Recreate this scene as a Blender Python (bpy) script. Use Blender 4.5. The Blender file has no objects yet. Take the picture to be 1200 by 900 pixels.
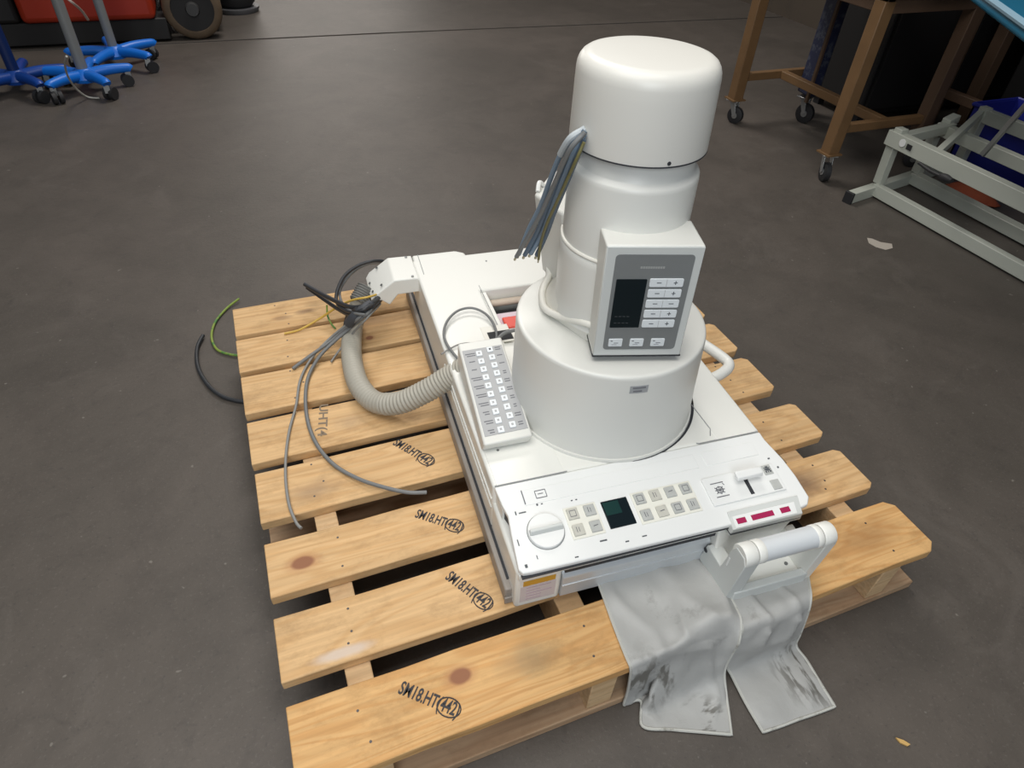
import bpy, bmesh, math, random
from mathutils import Vector, Matrix
random.seed(7)
S = bpy.context.scene
COL = S.collection
PI = math.pi
# ------------------------------------------------------------------ camera
FPX = 765.7952
CAM = Vector((0.12618354, -1.5163303, 1.12634511))
RX = Vector((0.9317362, -0.3604825, 0.0438188)); RY = Vector((-0.2094755, -0.6321133, -0.7460246)); RZ = Vector((0.2966273, 0.6859192, -0.6644751))
cd = bpy.data.cameras.new('camera'); camera = bpy.data.objects.new('camera', cd); COL.objects.link(camera)
cd.sensor_width = 36; cd.lens = FPX / 1200 * 36; cd.clip_start = 0.02; cd.clip_end = 100
camera.matrix_world = Matrix(((RX.x, -RY.x, -RZ.x, CAM.x), (RX.y, -RY.y, -RZ.y, CAM.y), (RX.z, -RY.z, -RZ.z, CAM.z), (0, 0, 0, 1)))
S.camera = camera
def ray(px, py): return RX * ((px - 600) / FPX) + RY * ((py - 450) / FPX) + RZ
def at(px, py, z):
    d = ray(px, py); return CAM + d * ((z - CAM.z) / d.z)
# ------------------------------------------------------------------ light
S.view_settings.view_transform = 'Standard'; S.view_settings.look = 'None'
S.view_settings.gamma = 1; S.view_settings.use_curve_mapping = False
S.view_settings.exposure = 0.12
W = bpy.data.worlds.new('world'); S.world = W; W.use_nodes = True
bg = W.node_tree.nodes['Background']; bg.inputs[0].default_value = (0.85, 0.92, 1.0, 1); bg.inputs[1].default_value = 0.15
def area(name, loc, target, size, power, color, sy=None):
    l = bpy.data.lights.new(name, 'AREA'); l.energy = power; l.color = color; l.size = size
    if sy: l.shape = 'RECTANGLE'; l.size_y = sy
    o = bpy.data.objects.new(name, l); COL.objects.link(o); o.location = loc
    o.rotation_euler = (Vector(target) - Vector(loc)).to_track_quat('-Z', 'Y').to_euler(); return o
area('skylight', (0.0, -1.0, 2.75), (0.5, -0.85, 0), 1.7, 50, (1.0, 0.97, 0.92), 2.2)
area('doorway_light', (-0.7, -3.6, 2.1), (0.55, -0.9, 0.3), 1.6, 46, (0.88, 0.94, 1.0))
area('far_skylight', (1.2, 2.7, 3.8), (1.2, 2.4, 0), 1.3, 95, (1.0, 0.95, 0.90))
area('far_doorway', (1.2, 7.8, 1.7), (1.2, 3.0, 0.2), 2.4, 52, (1.0, 0.94, 0.87))

# ------------------------------------------------------------------ materials
def mat(name, color, rough=0.5, metal=0.0, spec=0.5, noise=0.0, nscale=30, bump=0.0, bscale=200, dirt=None, dscale=8, dcol=None, emit=None):
    m = bpy.data.materials.new(name); m.use_nodes = True; nt = m.node_tree; N = nt.nodes; L = nt.links
    b = N['Principled BSDF']; b.inputs['Base Color'].default_value = (*color, 1)
    b.inputs['Roughness'].default_value = rough; b.inputs['Metallic'].default_value = metal
    b.inputs['Specular IOR Level'].default_value = spec
    tc = N.new('ShaderNodeTexCoord'); src = None
    if noise > 0:
        n = N.new('ShaderNodeTexNoise'); n.inputs['Scale'].default_value = nscale; n.inputs['Detail'].default_value = 5
        L.new(tc.outputs['Object'], n.inputs['Vector'])
        r = N.new('ShaderNodeMix'); r.data_type = 'RGBA'
        r.inputs[6].default_value = (*[c * (1 - noise) for c in color], 1); r.inputs[7].default_value = (*[min(1, c * (1 + noise)) for c in color], 1)
        L.new(n.outputs['Fac'], r.inputs[0]); src = r.outputs[2]
    if dirt:
        n = N.new('ShaderNodeTexNoise'); n.inputs['Scale'].default_value = dscale; n.inputs['Detail'].default_value = 8; n.inputs['Roughness'].default_value = 0.7
        L.new(tc.outputs['Object'], n.inputs['Vector'])
        cr = N.new('ShaderNodeMapRange'); cr.inputs[1].default_value = dirt[0]; cr.inputs[2].default_value = dirt[1]
        L.new(n.outputs['Fac'], cr.inputs[0])
        r = N.new('ShaderNodeMix'); r.data_type = 'RGBA'; L.new(cr.outputs[0], r.inputs[0])
        if src: L.new(src, r.inputs[6])
        else: r.inputs[6].default_value = (*color, 1)
        r.inputs[7].default_value = (*dcol, 1); src = r.outputs[2]
    if src: L.new(src, b.inputs['Base Color'])
    if bump > 0:
        n = N.new('ShaderNodeTexNoise'); n.inputs['Scale'].default_value = bscale; n.inputs['Detail'].default_value = 4
        L.new(tc.outputs['Object'], n.inputs['Vector'])
        bp = N.new('ShaderNodeBump'); bp.inputs['Strength'].default_value = bump; bp.inputs['Distance'].default_value = 0.002
        L.new(n.outputs['Fac'], bp.inputs['Height']); L.new(bp.outputs[0], b.inputs['Normal'])
    return m
def add_streaks(m, spots):
    nt = m.node_tree; N = nt.nodes; L = nt.links; b = N['Principled BSDF']; cur = b.inputs['Base Color'].links[0].from_socket
    geo = N.new('ShaderNodeNewGeometry')
    for c, r, s in spots:
        sub = N.new('ShaderNodeVectorMath'); sub.operation = 'DISTANCE'; sub.inputs[1].default_value = c; L.new(geo.outputs['Position'], sub.inputs[0])
        mr = N.new('ShaderNodeMapRange'); mr.inputs[1].default_value = r * .5; mr.inputs[2].default_value = r; mr.inputs[3].default_value = 1; mr.inputs[4].default_value = 0; L.new(sub.outputs['Value'], mr.inputs[0])
        mp = N.new('ShaderNodeMapping'); mp.inputs['Scale'].default_value = s; mp.inputs['Rotation'].default_value = (0, 0, .5); L.new(geo.outputs['Position'], mp.inputs[0])
        n = N.new('ShaderNodeTexNoise'); n.inputs['Scale'].default_value = 2.5; n.inputs['Detail'].default_value = 6; L.new(mp.outputs[0], n.inputs['Vector'])
        m2 = N.new('ShaderNodeMapRange'); m2.inputs[1].default_value = .5; m2.inputs[2].default_value = .6; L.new(n.outputs['Fac'], m2.inputs[0])
        mu = N.new('ShaderNodeMath'); mu.operation = 'MULTIPLY'; L.new(mr.outputs[0], mu.inputs[0]); L.new(m2.outputs[0], mu.inputs[1])
        q = N.new('ShaderNodeMix'); q.data_type = 'RGBA'; q.inputs[7].default_value = (.15, .145, .13, 1); L.new(mu.outputs[0], q.inputs[0]); L.new(cur, q.inputs[6]); cur = q.outputs[2]
    L.new(cur, b.inputs['Base Color'])
WHITE = mat('white_enamel', (0.78, 0.78, 0.735), 0.38, noise=0.02, nscale=6, bump=0.08, bscale=300, dirt=(0.66, 0.86), dscale=5, dcol=(0.60, 0.58, 0.52))
CREAM = mat('cream_enamel', (0.76, 0.745, 0.68), 0.42, noise=0.03, nscale=8, bump=0.05, bscale=300)
GREYW = mat('grey_white_enamel', (0.60, 0.62, 0.60), 0.4, noise=0.03, nscale=9)
PANELW = mat('panel_white', (0.79, 0.80, 0.785), 0.32, dirt=(0.70, 0.72), dscale=26, dcol=(0.35, 0.35, 0.36))
STEM = mat('stem_enamel', (0.70, 0.70, 0.66), 0.35, noise=0.02, nscale=6)
CAPM = mat('cap_enamel', (0.67, 0.66, 0.615), 0.36, noise=0.02, nscale=5)
ALU = mat('brushed_aluminium', (0.62, 0.65, 0.67), 0.38, metal=0.35, noise=0.06, nscale=20)
RAILM = mat('dull_rail_metal', (0.30, 0.27, 0.24), 0.55, metal=0.1, noise=0.25, nscale=15)
DARK = mat('dark_recess', (0.015, 0.016, 0.018), 0.7)
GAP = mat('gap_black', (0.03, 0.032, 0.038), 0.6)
SEAM = mat('seam_grey', (0.30, 0.31, 0.31), 0.7)
SCREW = mat('screw_steel', (0.22, 0.23, 0.23), 0.4, metal=0.7)
OVERLAY = mat('grey_overlay', (0.19, 0.20, 0.20), 0.45, noise=0.06, nscale=40)
KPAN = mat('keypad_overlay', (0.39, 0.395, 0.40), 0.5, noise=0.03)
BTN = mat('white_button', (0.74, 0.78, 0.80), 0.4)
BTN2 = mat('beige_button', (0.53, 0.52, 0.46), 0.5, noise=0.15, nscale=90)
BTN3 = mat('grey_button', (0.45, 0.46, 0.44), 0.5, noise=0.15, nscale=90)
FRAMEB = mat('button_surround', (0.78, 0.77, 0.69), 0.5)
SCREEN = mat('dark_display', (0.004, 0.010, 0.013), 0.12)
SCREENG = mat('green_display', (0.006, 0.035, 0.032), 0.25, spec=0.3)
MARK = mat('dark_print', (0.08, 0.09, 0.10), 0.6)
PRINTG = mat('grey_print', (0.15, 0.155, 0.17), 0.6)
LIGHTP = mat('light_print', (0.55, 0.58, 0.58), 0.6)
REDW = mat('red_window', (0.36, 0.02, 0.085), 0.25)
ORANGE = mat('orange_label', (0.62, 0.33, 0.035), 0.5)
LABEL = mat('label_grey', (0.62, 0.56, 0.56), 0.5, noise=0.05)
REDP = mat('red_plastic', (0.75, 0.09, 0.06), 0.45)
PINKW = mat('pinkish_plate', (0.66, 0.54, 0.60), 0.5)
BLACKC = mat('black_cable_rubber', (0.028, 0.030, 0.034), 0.5)
GREYC = mat('grey_cable_sheath', (0.17, 0.175, 0.175), 0.5)
LGREYC = mat('light_grey_cable_sheath', (0.24, 0.24, 0.23), 0.5)
BLUEG = mat('blue_grey_cable_sheath', (0.10, 0.14, 0.19), 0.45)
BLUEG2 = mat('pale_blue_cable_sheath', (0.19, 0.26, 0.34), 0.45)
YELC = mat('yellow_sheath', (0.58, 0.38, 0.07), 0.5)
GRNC = mat('green_sheath', (0.075, 0.20, 0.05), 0.5, dirt=(0.45, 0.5), dscale=30, dcol=(0.22, 0.30, 0.05))
HOSE = mat('hose_plastic', (0.385, 0.365, 0.31), 0.55, noise=0.06, nscale=12)
CLOTH = mat('grey_rubberised_cloth', (0.41, 0.41, 0.395), 0.55, noise=0.10, nscale=10, bump=0.5, bscale=45, dirt=(0.60, 0.80), dscale=13, dcol=(0.19, 0.185, 0.17))
add_streaks(CLOTH, [((0.848, -1.235, 0.0), 0.075, (38, 9, 20)), ((0.545, -1.172, 0.075), 0.085, (20, 20, 6)), ((0.63, -1.245, 0.0), 0.05, (12, 30, 20))])
CLOTHH = mat('cloth_hem', (0.52, 0.52, 0.48), 0.6, dirt=(0.55, 0.70), dscale=40, dcol=(0.25, 0.24, 0.20))
NAIL = mat('nail_steel', (0.10, 0.09, 0.085), 0.5, metal=0.6)
INK = mat('stamp_ink', (0.045, 0.042, 0.045), 0.8)
INK2 = mat('worn_stamp_ink', (0.22, 0.17, 0.12), 0.9)
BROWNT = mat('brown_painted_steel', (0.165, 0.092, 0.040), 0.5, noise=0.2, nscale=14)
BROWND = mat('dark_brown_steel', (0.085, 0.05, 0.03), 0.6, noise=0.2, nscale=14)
TOPM = mat('pale_tabletop', (0.45, 0.42, 0.40), 0.5)
RUBBER = mat('black_rubber', (0.018, 0.018, 0.02), 0.6)
TYRE = mat('brown_tyre', (0.11, 0.075, 0.045), 0.7, noise=0.3, nscale=30)
ZINC = mat('zinc_steel', (0.42, 0.43, 0.43), 0.35, metal=0.75)
COUCHM = mat('couch_frame_enamel', (0.46, 0.48, 0.42), 0.45, noise=0.04, nscale=10)
BLUEV = mat('light_blue_vinyl', (0.012, 0.17, 0.30), 0.3)
BLUEE = mat('pale_vinyl_edge', (0.30, 0.48, 0.60), 0.4)
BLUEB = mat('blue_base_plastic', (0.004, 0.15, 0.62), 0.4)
BLUED = mat('dark_blue_crate', (0.015, 0.022, 0.24), 0.45)
POLE = mat('grey_pole_metal', (0.26, 0.27, 0.27), 0.35, metal=0.3)
REDM = mat('red_machine_paint', (0.36, 0.028, 0.008), 0.4)
DARKM = mat('dark_machine_metal', (0.012, 0.011, 0.011), 0.6)
PATT = mat('blue_patterned_cloth', (0.010, 0.015, 0.05), 0.7, dirt=(0.52, 0.58), dscale=30, dcol=(0.05, 0.06, 0.09))
RAG = mat('orange_rag_cloth', (0.34, 0.075, 0.03), 0.8, noise=0.3, nscale=20)
PAPER = mat('paper_scrap', (0.40, 0.36, 0.31), 0.8)
WOODCHIP = mat('wood_splinter', (0.55, 0.35, 0.12), 0.7)
WALLM = mat('brown_wall', (0.075, 0.058, 0.042), 0.8, noise=0.2, nscale=2, dirt=(0.5, 0.7), dscale=3, dcol=(0.045, 0.036, 0.028))

def wood(name, c1, c2, knots=(), stains=(), scl=1.0, redden=None):
    m = bpy.data.materials.new(name); m.use_nodes = True; nt = m.node_tree; N = nt.nodes; L = nt.links
    b = N['Principled BSDF']; b.inputs['Roughness'].default_value = 0.68; b.inputs['Specular IOR Level'].default_value = 0.3
    geo = N.new('ShaderNodeNewGeometry'); oi = N.new('ShaderNodeObjectInfo')
    off = N.new('ShaderNodeVectorMath'); off.operation = 'ADD'
    mul = N.new('ShaderNodeMath'); mul.operation = 'MULTIPLY'; mul.inputs[1].default_value = 13.7; L.new(oi.outputs['Random'], mul.inputs[0])
    L.new(geo.outputs['Position'], off.inputs[0]); L.new(mul.outputs[0], off.inputs[1])
    def mapped(s):
        mp = N.new('ShaderNodeMapping'); mp.inputs['Scale'].default_value = s; L.new(off.outputs[0], mp.inputs[0]); return mp
    # broad flame grain
    mp = mapped((0.9 * scl, 9 * scl, 9)); n1 = N.new('ShaderNodeTexNoise'); n1.inputs['Scale'].default_value = 1.6; n1.inputs['Detail'].default_value = 2; n1.inputs['Distortion'].default_value = 0.6
    L.new(mp.outputs[0], n1.inputs['Vector'])
    w = N.new('ShaderNodeMath'); w.operation = 'MULTIPLY'; w.inputs[1].default_value = 62; L.new(n1.outputs['Fac'], w.inputs[0])
    sn = N.new('ShaderNodeMath'); sn.operation = 'SINE'; L.new(w.outputs[0], sn.inputs[0])
    mr = N.new('ShaderNodeMapRange'); mr.inputs[1].default_value = -0.4; mr.inputs[2].default_value = 1.0; L.new(sn.outputs[0], mr.inputs[0])
    mx = N.new('ShaderNodeMix'); mx.data_type = 'RGBA'; mx.inputs[6].default_value = (*c1, 1); mx.inputs[7].default_value = (*c2, 1)
    pr_ = N.new('ShaderNodeMath'); pr_.operation = 'MULTIPLY'; pr_.inputs[1].default_value = 0.55; L.new(mr.outputs[0], pr_.inputs[0]); L.new(pr_.outputs[0], mx.inputs[0])
    # fine fibre
    mp2 = mapped((4, 120, 120)); n2 = N.new('ShaderNodeTexNoise'); n2.inputs['Scale'].default_value = 1.2; n2.inputs['Detail'].default_value = 4; L.new(mp2.outputs[0], n2.inputs['Vector'])
    m2 = N.new('ShaderNodeMapRange'); m2.inputs[1].default_value = 0.25; m2.inputs[2].default_value = 0.8; m2.inputs[3].default_value = 1.08; m2.inputs[4].default_value = 0.80; L.new(n2.outputs['Fac'], m2.inputs[0])
    mm = N.new('ShaderNodeMix'); mm.data_type = 'RGBA'; mm.blend_type = 'MULTIPLY'; mm.inputs[0].default_value = 1
    L.new(mx.outputs[2], mm.inputs[6]); L.new(m2.outputs[0], mm.inputs[7]); cur = mm.outputs[2]
    # grubby scuffs
    mp3 = mapped((5, 9, 9)); n3 = N.new('ShaderNodeTexNoise'); n3.inputs['Scale'].default_value = 2.2; n3.inputs['Detail'].default_value = 9; n3.inputs['Roughness'].default_value = 0.72; L.new(mp3.outputs[0], n3.inputs['Vector'])
    m3 = N.new('ShaderNodeMapRange'); m3.inputs[1].default_value = 0.50; m3.inputs[2].default_value = 0.72; m3.inputs[4].default_value = 0.62; L.new(n3.outputs['Fac'], m3.inputs[0])
    mg = N.new('ShaderNodeMix'); mg.data_type = 'RGBA'; mg.inputs[7].default_value = (c1[0] * .5, c1[1] * .46, c1[2] * .42, 1)
    L.new(m3.outputs[0], mg.inputs[0]); L.new(cur, mg.inputs[6]); cur = mg.outputs[2]
    def blob(cx, cy, rx, ry, col, inner, outer, strength, wob=0.35):
        nonlocal cur
        sub = N.new('ShaderNodeVectorMath'); sub.operation = 'SUBTRACT'; sub.inputs[1].default_value = (cx, cy, 0.14); L.new(geo.outputs['Position'], sub.inputs[0])
        dv = N.new('ShaderNodeVectorMath'); dv.operation = 'MULTIPLY'; dv.inputs[1].default_value = (1 / rx, 1 / ry, 0); L.new(sub.outputs[0], dv.inputs[0])
        ln = N.new('ShaderNodeVectorMath'); ln.operation = 'LENGTH'; L.new(dv.outputs[0], ln.inputs[0])
        nn = N.new('ShaderNodeTexNoise'); nn.inputs['Scale'].default_value = 28; nn.inputs['Detail'].default_value = 4; L.new(geo.outputs['Position'], nn.inputs['Vector'])
        ad = N.new('ShaderNodeMath'); ad.operation = 'MULTIPLY_ADD'; ad.inputs[1].default_value = wob * 2; L.new(nn.outputs['Fac'], ad.inputs[0]); L.new(ln.outputs['Value'], ad.inputs[2])
        r = N.new('ShaderNodeMapRange'); r.inputs[1].default_value = inner + wob; r.inputs[2].default_value = outer + wob; r.inputs[3].default_value = strength; r.inputs[4].default_value = 0
        L.new(ad.outputs[0], r.inputs[0])
        q = N.new('ShaderNodeMix'); q.data_type = 'RGBA'; q.inputs[7].default_value = (*col, 1); L.new(r.outputs[0], q.inputs[0]); L.new(cur, q.inputs[6]); cur = q.outputs[2]
    for (cx, cy, rx, ry) in knots:
        blob(cx, cy, rx * 1.5, ry * 1.5, (0.42, 0.20, 0.09), 0.5, 1.1, 0.6, 0.2); blob(cx, cy, rx, ry, (0.26, 0.11, 0.06), 0.7, 1.0, 0.9, 0.1)
    for s in stains: blob(*s)
    L.new(cur, b.inputs['Base Color'])
    bp = N.new('ShaderNodeBump'); bp.inputs['Strength'].default_value = 0.25; bp.inputs['Distance'].default_value = 0.0015
    L.new(n2.outputs['Fac'], bp.inputs['Height']); L.new(bp.outputs[0], b.inputs['Normal'])
    return m
KN = {7: [(0.254, -1.091, 0.020, 0.014)], 5: [(0.060, -0.814, 0.022, 0.014)], 1: [(0.298, -0.232, 0.010, 0.008)]}
ST = {7: [(1.03, -1.10, 0.11, 0.045, (0.30, 0.15, 0.055), 0.3, 1.0, 0.55), (0.36, -1.10, 0.06, 0.035, (0.34, 0.26, 0.15), 0.3, 1.0, 0.5)],
      6: [(1.00, -0.955, 0.07, 0.04, (0.15, 0.09, 0.06), 0.3, 1.1, 0.75), (0.095, -0.995, 0.06, 0.012, (0.62, 0.52, 0.44), 0.4, 1.0, 0.8)],
      5: [(1.02, -0.81, 0.05, 0.02, (0.25, 0.14, 0.07), 0.2, 1.0, 0.4)], 4: [(0.10, -0.66, 0.06, 0.03, (0.34, 0.23, 0.14), 0.2, 1.0, 0.6)],
      0: [(0.17, -0.075, 0.035, 0.014, (0.20, 0.12, 0.07), 0.3, 1.0, 0.7), (0.11, -0.085, 0.03, 0.012, (0.20, 0.12, 0.07), 0.3, 1.0, 0.5)], 3: [(0.20, -0.50, 0.05, 0.03, (0.40, 0.28, 0.17), 0.2, 1.0, 0.45)],
      2: [], 1: [(0.32, -0.165, 0.04, 0.02, (0.42, 0.27, 0.16), 0.2, 1.0, 0.4)]}
WD = [wood('pallet_wood_%d' % i, *( ((0.66, 0.40, 0.17), (0.54, 0.27, 0.09)) if i == 7 else ((0.66, 0.43, 0.215), (0.55, 0.32, 0.135)) ), knots=KN.get(i, ()), stains=ST.get(i, ()), scl=(1.4 if i in (7,) else 1.0)) for i in range(8)]
WLOW = wood('pallet_lower_wood', (0.46, 0.31, 0.19), (0.34, 0.20, 0.11))
WSTR = wood('pallet_stringer_wood', (0.66, 0.46, 0.26), (0.58, 0.37, 0.19))

def floor_mat():
    m = bpy.data.materials.new('concrete_floor'); m.use_nodes = True; nt = m.node_tree; N = nt.nodes; L = nt.links
    b = N['Principled BSDF']; b.inputs['Roughness'].default_value = 0.5; b.inputs['Specular IOR Level'].default_value = 0.4
    geo = N.new('ShaderNodeNewGeometry'); cur = None
    def noise(sc, det, ro=0.6, dist=0.0):
        n = N.new('ShaderNodeTexNoise'); n.inputs['Scale'].default_value = sc; n.inputs['Detail'].default_value = det; n.inputs['Roughness'].default_value = ro; n.inputs['Distortion'].default_value = dist
        L.new(geo.outputs['Position'], n.inputs['Vector']); return n.outputs['Fac']
    def mixin(fac, lo, hi, strength, col, first=None):
        nonlocal cur
        r = N.new('ShaderNodeMapRange'); r.inputs[1].default_value = lo; r.inputs[2].default_value = hi; r.inputs[4].default_value = strength; L.new(fac, r.inputs[0])
        q = N.new('ShaderNodeMix'); q.data_type = 'RGBA'; L.new(r.outputs[0], q.inputs[0]); q.inputs[7].default_value = (*col, 1)
        if first: q.inputs[6].default_value = (*first, 1)
        else: L.new(cur, q.inputs[6])
        cur = q.outputs[2]
    mixin(noise(1.3, 6, 0.65, 0.8), 0.35, 0.68, 1.0, (0.076, 0.066, 0.056), (0.106, 0.090, 0.077))
    mixin(noise(5.0, 8, 0.72, 0.4), 0.46, 0.72, 0.55, (0.060, 0.051, 0.044))
    mixin(noise(3.1, 8, 0.7, 1.2), 0.55, 0.78, 0.4, (0.150, 0.132, 0.116))
    mixin(noise(14, 6, 0.75, 0.6), 0.56, 0.74, 0.5, (0.05, 0.044, 0.040))
    mixin(noise(160, 3, 0.6), 0.58, 0.75, 0.30, (0.19, 0.17, 0.15))
    mixin(noise(120, 3, 0.6), 0.60, 0.72, 0.45, (0.05, 0.046, 0.043))
    mixin(noise(38, 2, 0.5), 0.735, 0.76, 0.45, (0.26, 0.24, 0.21))
    L.new(cur, b.inputs['Base Color'])
    bp = N.new('ShaderNodeBump'); bp.inputs['Strength'].default_value = 0.2; bp.inputs['Distance'].default_value = 0.003
    L.new(noise(60, 6, 0.7), bp.inputs['Height']); L.new(bp.outputs[0], b.inputs['Normal'])
    return m
FLOOR = floor_mat()

# ------------------------------------------------------------------ mesh helpers
class MB:
    def __init__(s, origin=None): s.bm = bmesh.new(); s.o = Vector(origin) if origin is not None else Vector((0, 0, 0)); s.bev = 0; s.mods = []
    def v(s, p): return s.bm.verts.new(Vector(p) - s.o)
    def face(s, vs):
        try: return s.bm.faces.new(vs)
        except ValueError: return None
    def box(s, a, b):
        x0, y0, z0 = a; x1, y1, z1 = b
        return s.hexa([(x0, y0, z0), (x1, y0, z0), (x1, y1, z0), (x0, y1, z0), (x0, y0, z1), (x1, y0, z1), (x1, y1, z1), (x0, y1, z1)])
    def hexa(s, P):
        q = [s.v(p) for p in P]
        for f in ((3, 2, 1, 0), (4, 5, 6, 7), (0, 1, 5, 4), (1, 2, 6, 5), (2, 3, 7, 6), (3, 0, 4, 7)): s.face([q[i] for i in f])
        return s
    def prism(s, poly, vec):
        vec = Vector(vec); a = [s.v(p) for p in poly]; b = [s.v(Vector(p) + vec) for p in poly]; n = len(poly)
        s.face(a[::-1]); s.face(b)
        for i in range(n): s.face([a[i], a[(i + 1) % n], b[(i + 1) % n], b[i]])
        return s
    def loft(s, A, B):
        a = [s.v(p) for p in A]; b = [s.v(p) for p in B]; n = len(A); s.face(a[::-1]); s.face(b)
        for i in range(n): s.face([a[i], a[(i + 1) % n], b[(i + 1) % n], b[i]])
        return s
    def tube(s, pts, r, n=10, sub=6, cap=True, smooth=True):
        P = [Vector(p) for p in pts]
        if smooth and len(P) > 2:
            Q = []
            for i in range(len(P) - 1):
                p0 = P[max(i - 1, 0)]; p1 = P[i]; p2 = P[i + 1]; p3 = P[min(i + 2, len(P) - 1)]
                for k in range(sub):
                    t = k / sub
                    Q.append(0.5 * ((2 * p1) + (p2 - p0) * t + (2 * p0 - 5 * p1 + 4 * p2 - p3) * t * t + (3 * p1 - p0 - 3 * p2 + p3) * t ** 3))
            Q.append(P[-1]); P = Q
        rf = r if callable(r) else (lambda d, t: r)
        tot = sum((P[i + 1] - P[i]).length for i in range(len(P) - 1)); d = 0; up = None; rings = []
        for i, p in enumerate(P):
            tg = (P[min(i + 1, len(P) - 1)] - P[max(i - 1, 0)]).normalized()
            if up is None: up = tg.orthogonal().normalized()
            up = (up - tg * up.dot(tg)).normalized(); sd = tg.cross(up)
            if i: d += (P[i] - P[i - 1]).length
            rr = rf(d, d / tot if tot else 0)
            rings.append([s.v(p + (up * math.cos(2 * PI * k / n) + sd * math.sin(2 * PI * k / n)) * rr) for k in range(n)])
        for i in range(len(rings) - 1):
            for k in range(n): s.face([rings[i][k], rings[i][(k + 1) % n], rings[i + 1][(k + 1) % n], rings[i + 1][k]])
        if cap: s.face(rings[0][::-1]); s.face(rings[-1])
        return s
    def lathe(s, prof, center=lambda w: (0, 0), n=72, axis='z'):
        rings = []
        for r, w in prof:
            cx, cy = center(w)
            rings.append([s.v((cx + r * math.cos(2 * PI * k / n), cy + r * math.sin(2 * PI * k / n), w)) for k in range(n)])
        for i in range(len(rings) - 1):
            for k in range(n): s.face([rings[i][k], rings[i][(k + 1) % n], rings[i + 1][(k + 1) % n], rings[i + 1][k]])
        s.face(rings[0][::-1]); s.face(rings[-1]); return s
    def disc(s, c, nrm, r, h, n=24, r2=None):
        c = Vector(c); nrm = Vector(nrm).normalized(); a = nrm.orthogonal().normalized(); b = nrm.cross(a); r2 = r if r2 is None else r2
        A = [s.v(c + (a * math.cos(2 * PI * k / n) + b * math.sin(2 * PI * k / n)) * r) for k in range(n)]
        B = [s.v(c + nrm * h + (a * math.cos(2 * PI * k / n) + b * math.sin(2 * PI * k / n)) * r2) for k in range(n)]
        s.face(A[::-1]); s.face(B)
        for k in range(n): s.face([A[k], A[(k + 1) % n], B[(k + 1) % n], B[k]])
        return s
    def ring(s, c, nrm, r, t, n=40):
        c = Vector(c); nrm = Vector(nrm).normalized(); a = nrm.orthogonal().normalized(); b = nrm.cross(a)
        return s.tube([c + (a * math.cos(2 * PI * k / n) + b * math.sin(2 * PI * k / n)) * r for k in range(n + 1)], t, n=6, smooth=False, cap=False)
    def build(s, name, m, parent=None, bevel=0.0, seg=2, ang=35, solid=0, subsurf=0):
        bmesh.ops.recalc_face_normals(s.bm, faces=s.bm.faces)
        me = bpy.data.meshes.new(name); s.bm.to_mesh(me); s.bm.free()
        me.materials.append(m)
        for p in me.polygons: p.use_smooth = True
        me.set_sharp_from_angle(angle=math.radians(ang))
        o = bpy.data.objects.new(name, me); COL.objects.link(o)
        if parent is not None: o.parent = parent
        if solid: q = o.modifiers.new('solidify', 'SOLIDIFY'); q.thickness = solid; q.offset = 0
        if bevel:
            q = o.modifiers.new('bevel', 'BEVEL'); q.width = bevel; q.segments = seg; q.limit_method = 'ANGLE'; q.angle_limit = math.radians(32)
        if subsurf: q = o.modifiers.new('subsurf', 'SUBSURF'); q.levels = subsurf; q.render_levels = subsurf
        return o
def tag(o, label=None, cat=None, group=None, kind=None):
    if label: o['label'] = label
    if cat: o['category'] = cat
    if group: o['group'] = group
    if kind: o['kind'] = kind
    return o
def empty(name, loc, rz=0.0):
    o = bpy.data.objects.new(name, None); COL.objects.link(o); o.location = loc; o.rotation_euler = (0, 0, rz); o.empty_display_size = 0.05; return o
def rootless(name, loc, rz=0):  # mesh thing helper origin
    return Vector(loc)
def setorigin(o, loc):
    loc = Vector(loc); o.data.transform(Matrix.Translation(-loc)); o.location = loc; return o
def text_mesh(name, txt, size, m, parent, M4, extrude=0.0003, sx=1.0):
    c = bpy.data.curves.new(name, 'FONT'); c.body = txt; c.size = size; c.extrude = extrude; c.offset = size * .018; c.align_x = 'CENTER'; c.align_y = 'CENTER'
    t = bpy.data.objects.new(name, c); COL.objects.link(t); bpy.context.view_layer.update()
    me = bpy.data.meshes.new_from_object(t); COL.objects.unlink(t); bpy.data.objects.remove(t)
    me.transform(M4 @ Matrix.Diagonal((sx, 1, 1, 1))); me.materials.clear(); me.materials.append(m)
    o = bpy.data.objects.new(name, me); COL.objects.link(o); o.parent = parent; return o
# ================================================================== the room
def slab(name, a, b, m): return tag(MB().box(a, b).build(name, m), kind='structure')
slab('floor', (-4.8, -5, -0.1), (4.1, 8, 0), FLOOR)
slab('wall_right', (4.1, -5, -0.1), (4.3, 8, 3.2), WALLM)
slab('wall_back', (-4.6, 8, -0.1), (4.3, 8.2, 3.2), WALLM)
slab('wall_left', (-4.8, -5, -0.1), (-4.6, 8.2, 3.2), WALLM)
jt = MB(); jt.tube([(-4.5, 3.01, 0.0), (0.29, 3.02, 0.0), (2.0, 2.98, 0.0), (4.09, 2.90, 0.0)], lambda d, t: 0.005, n=4, sub=3)
tag(jt.build('trim_1', mat('floor_joint', (0.06, 0.054, 0.048), 0.9)), kind='structure')

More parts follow.
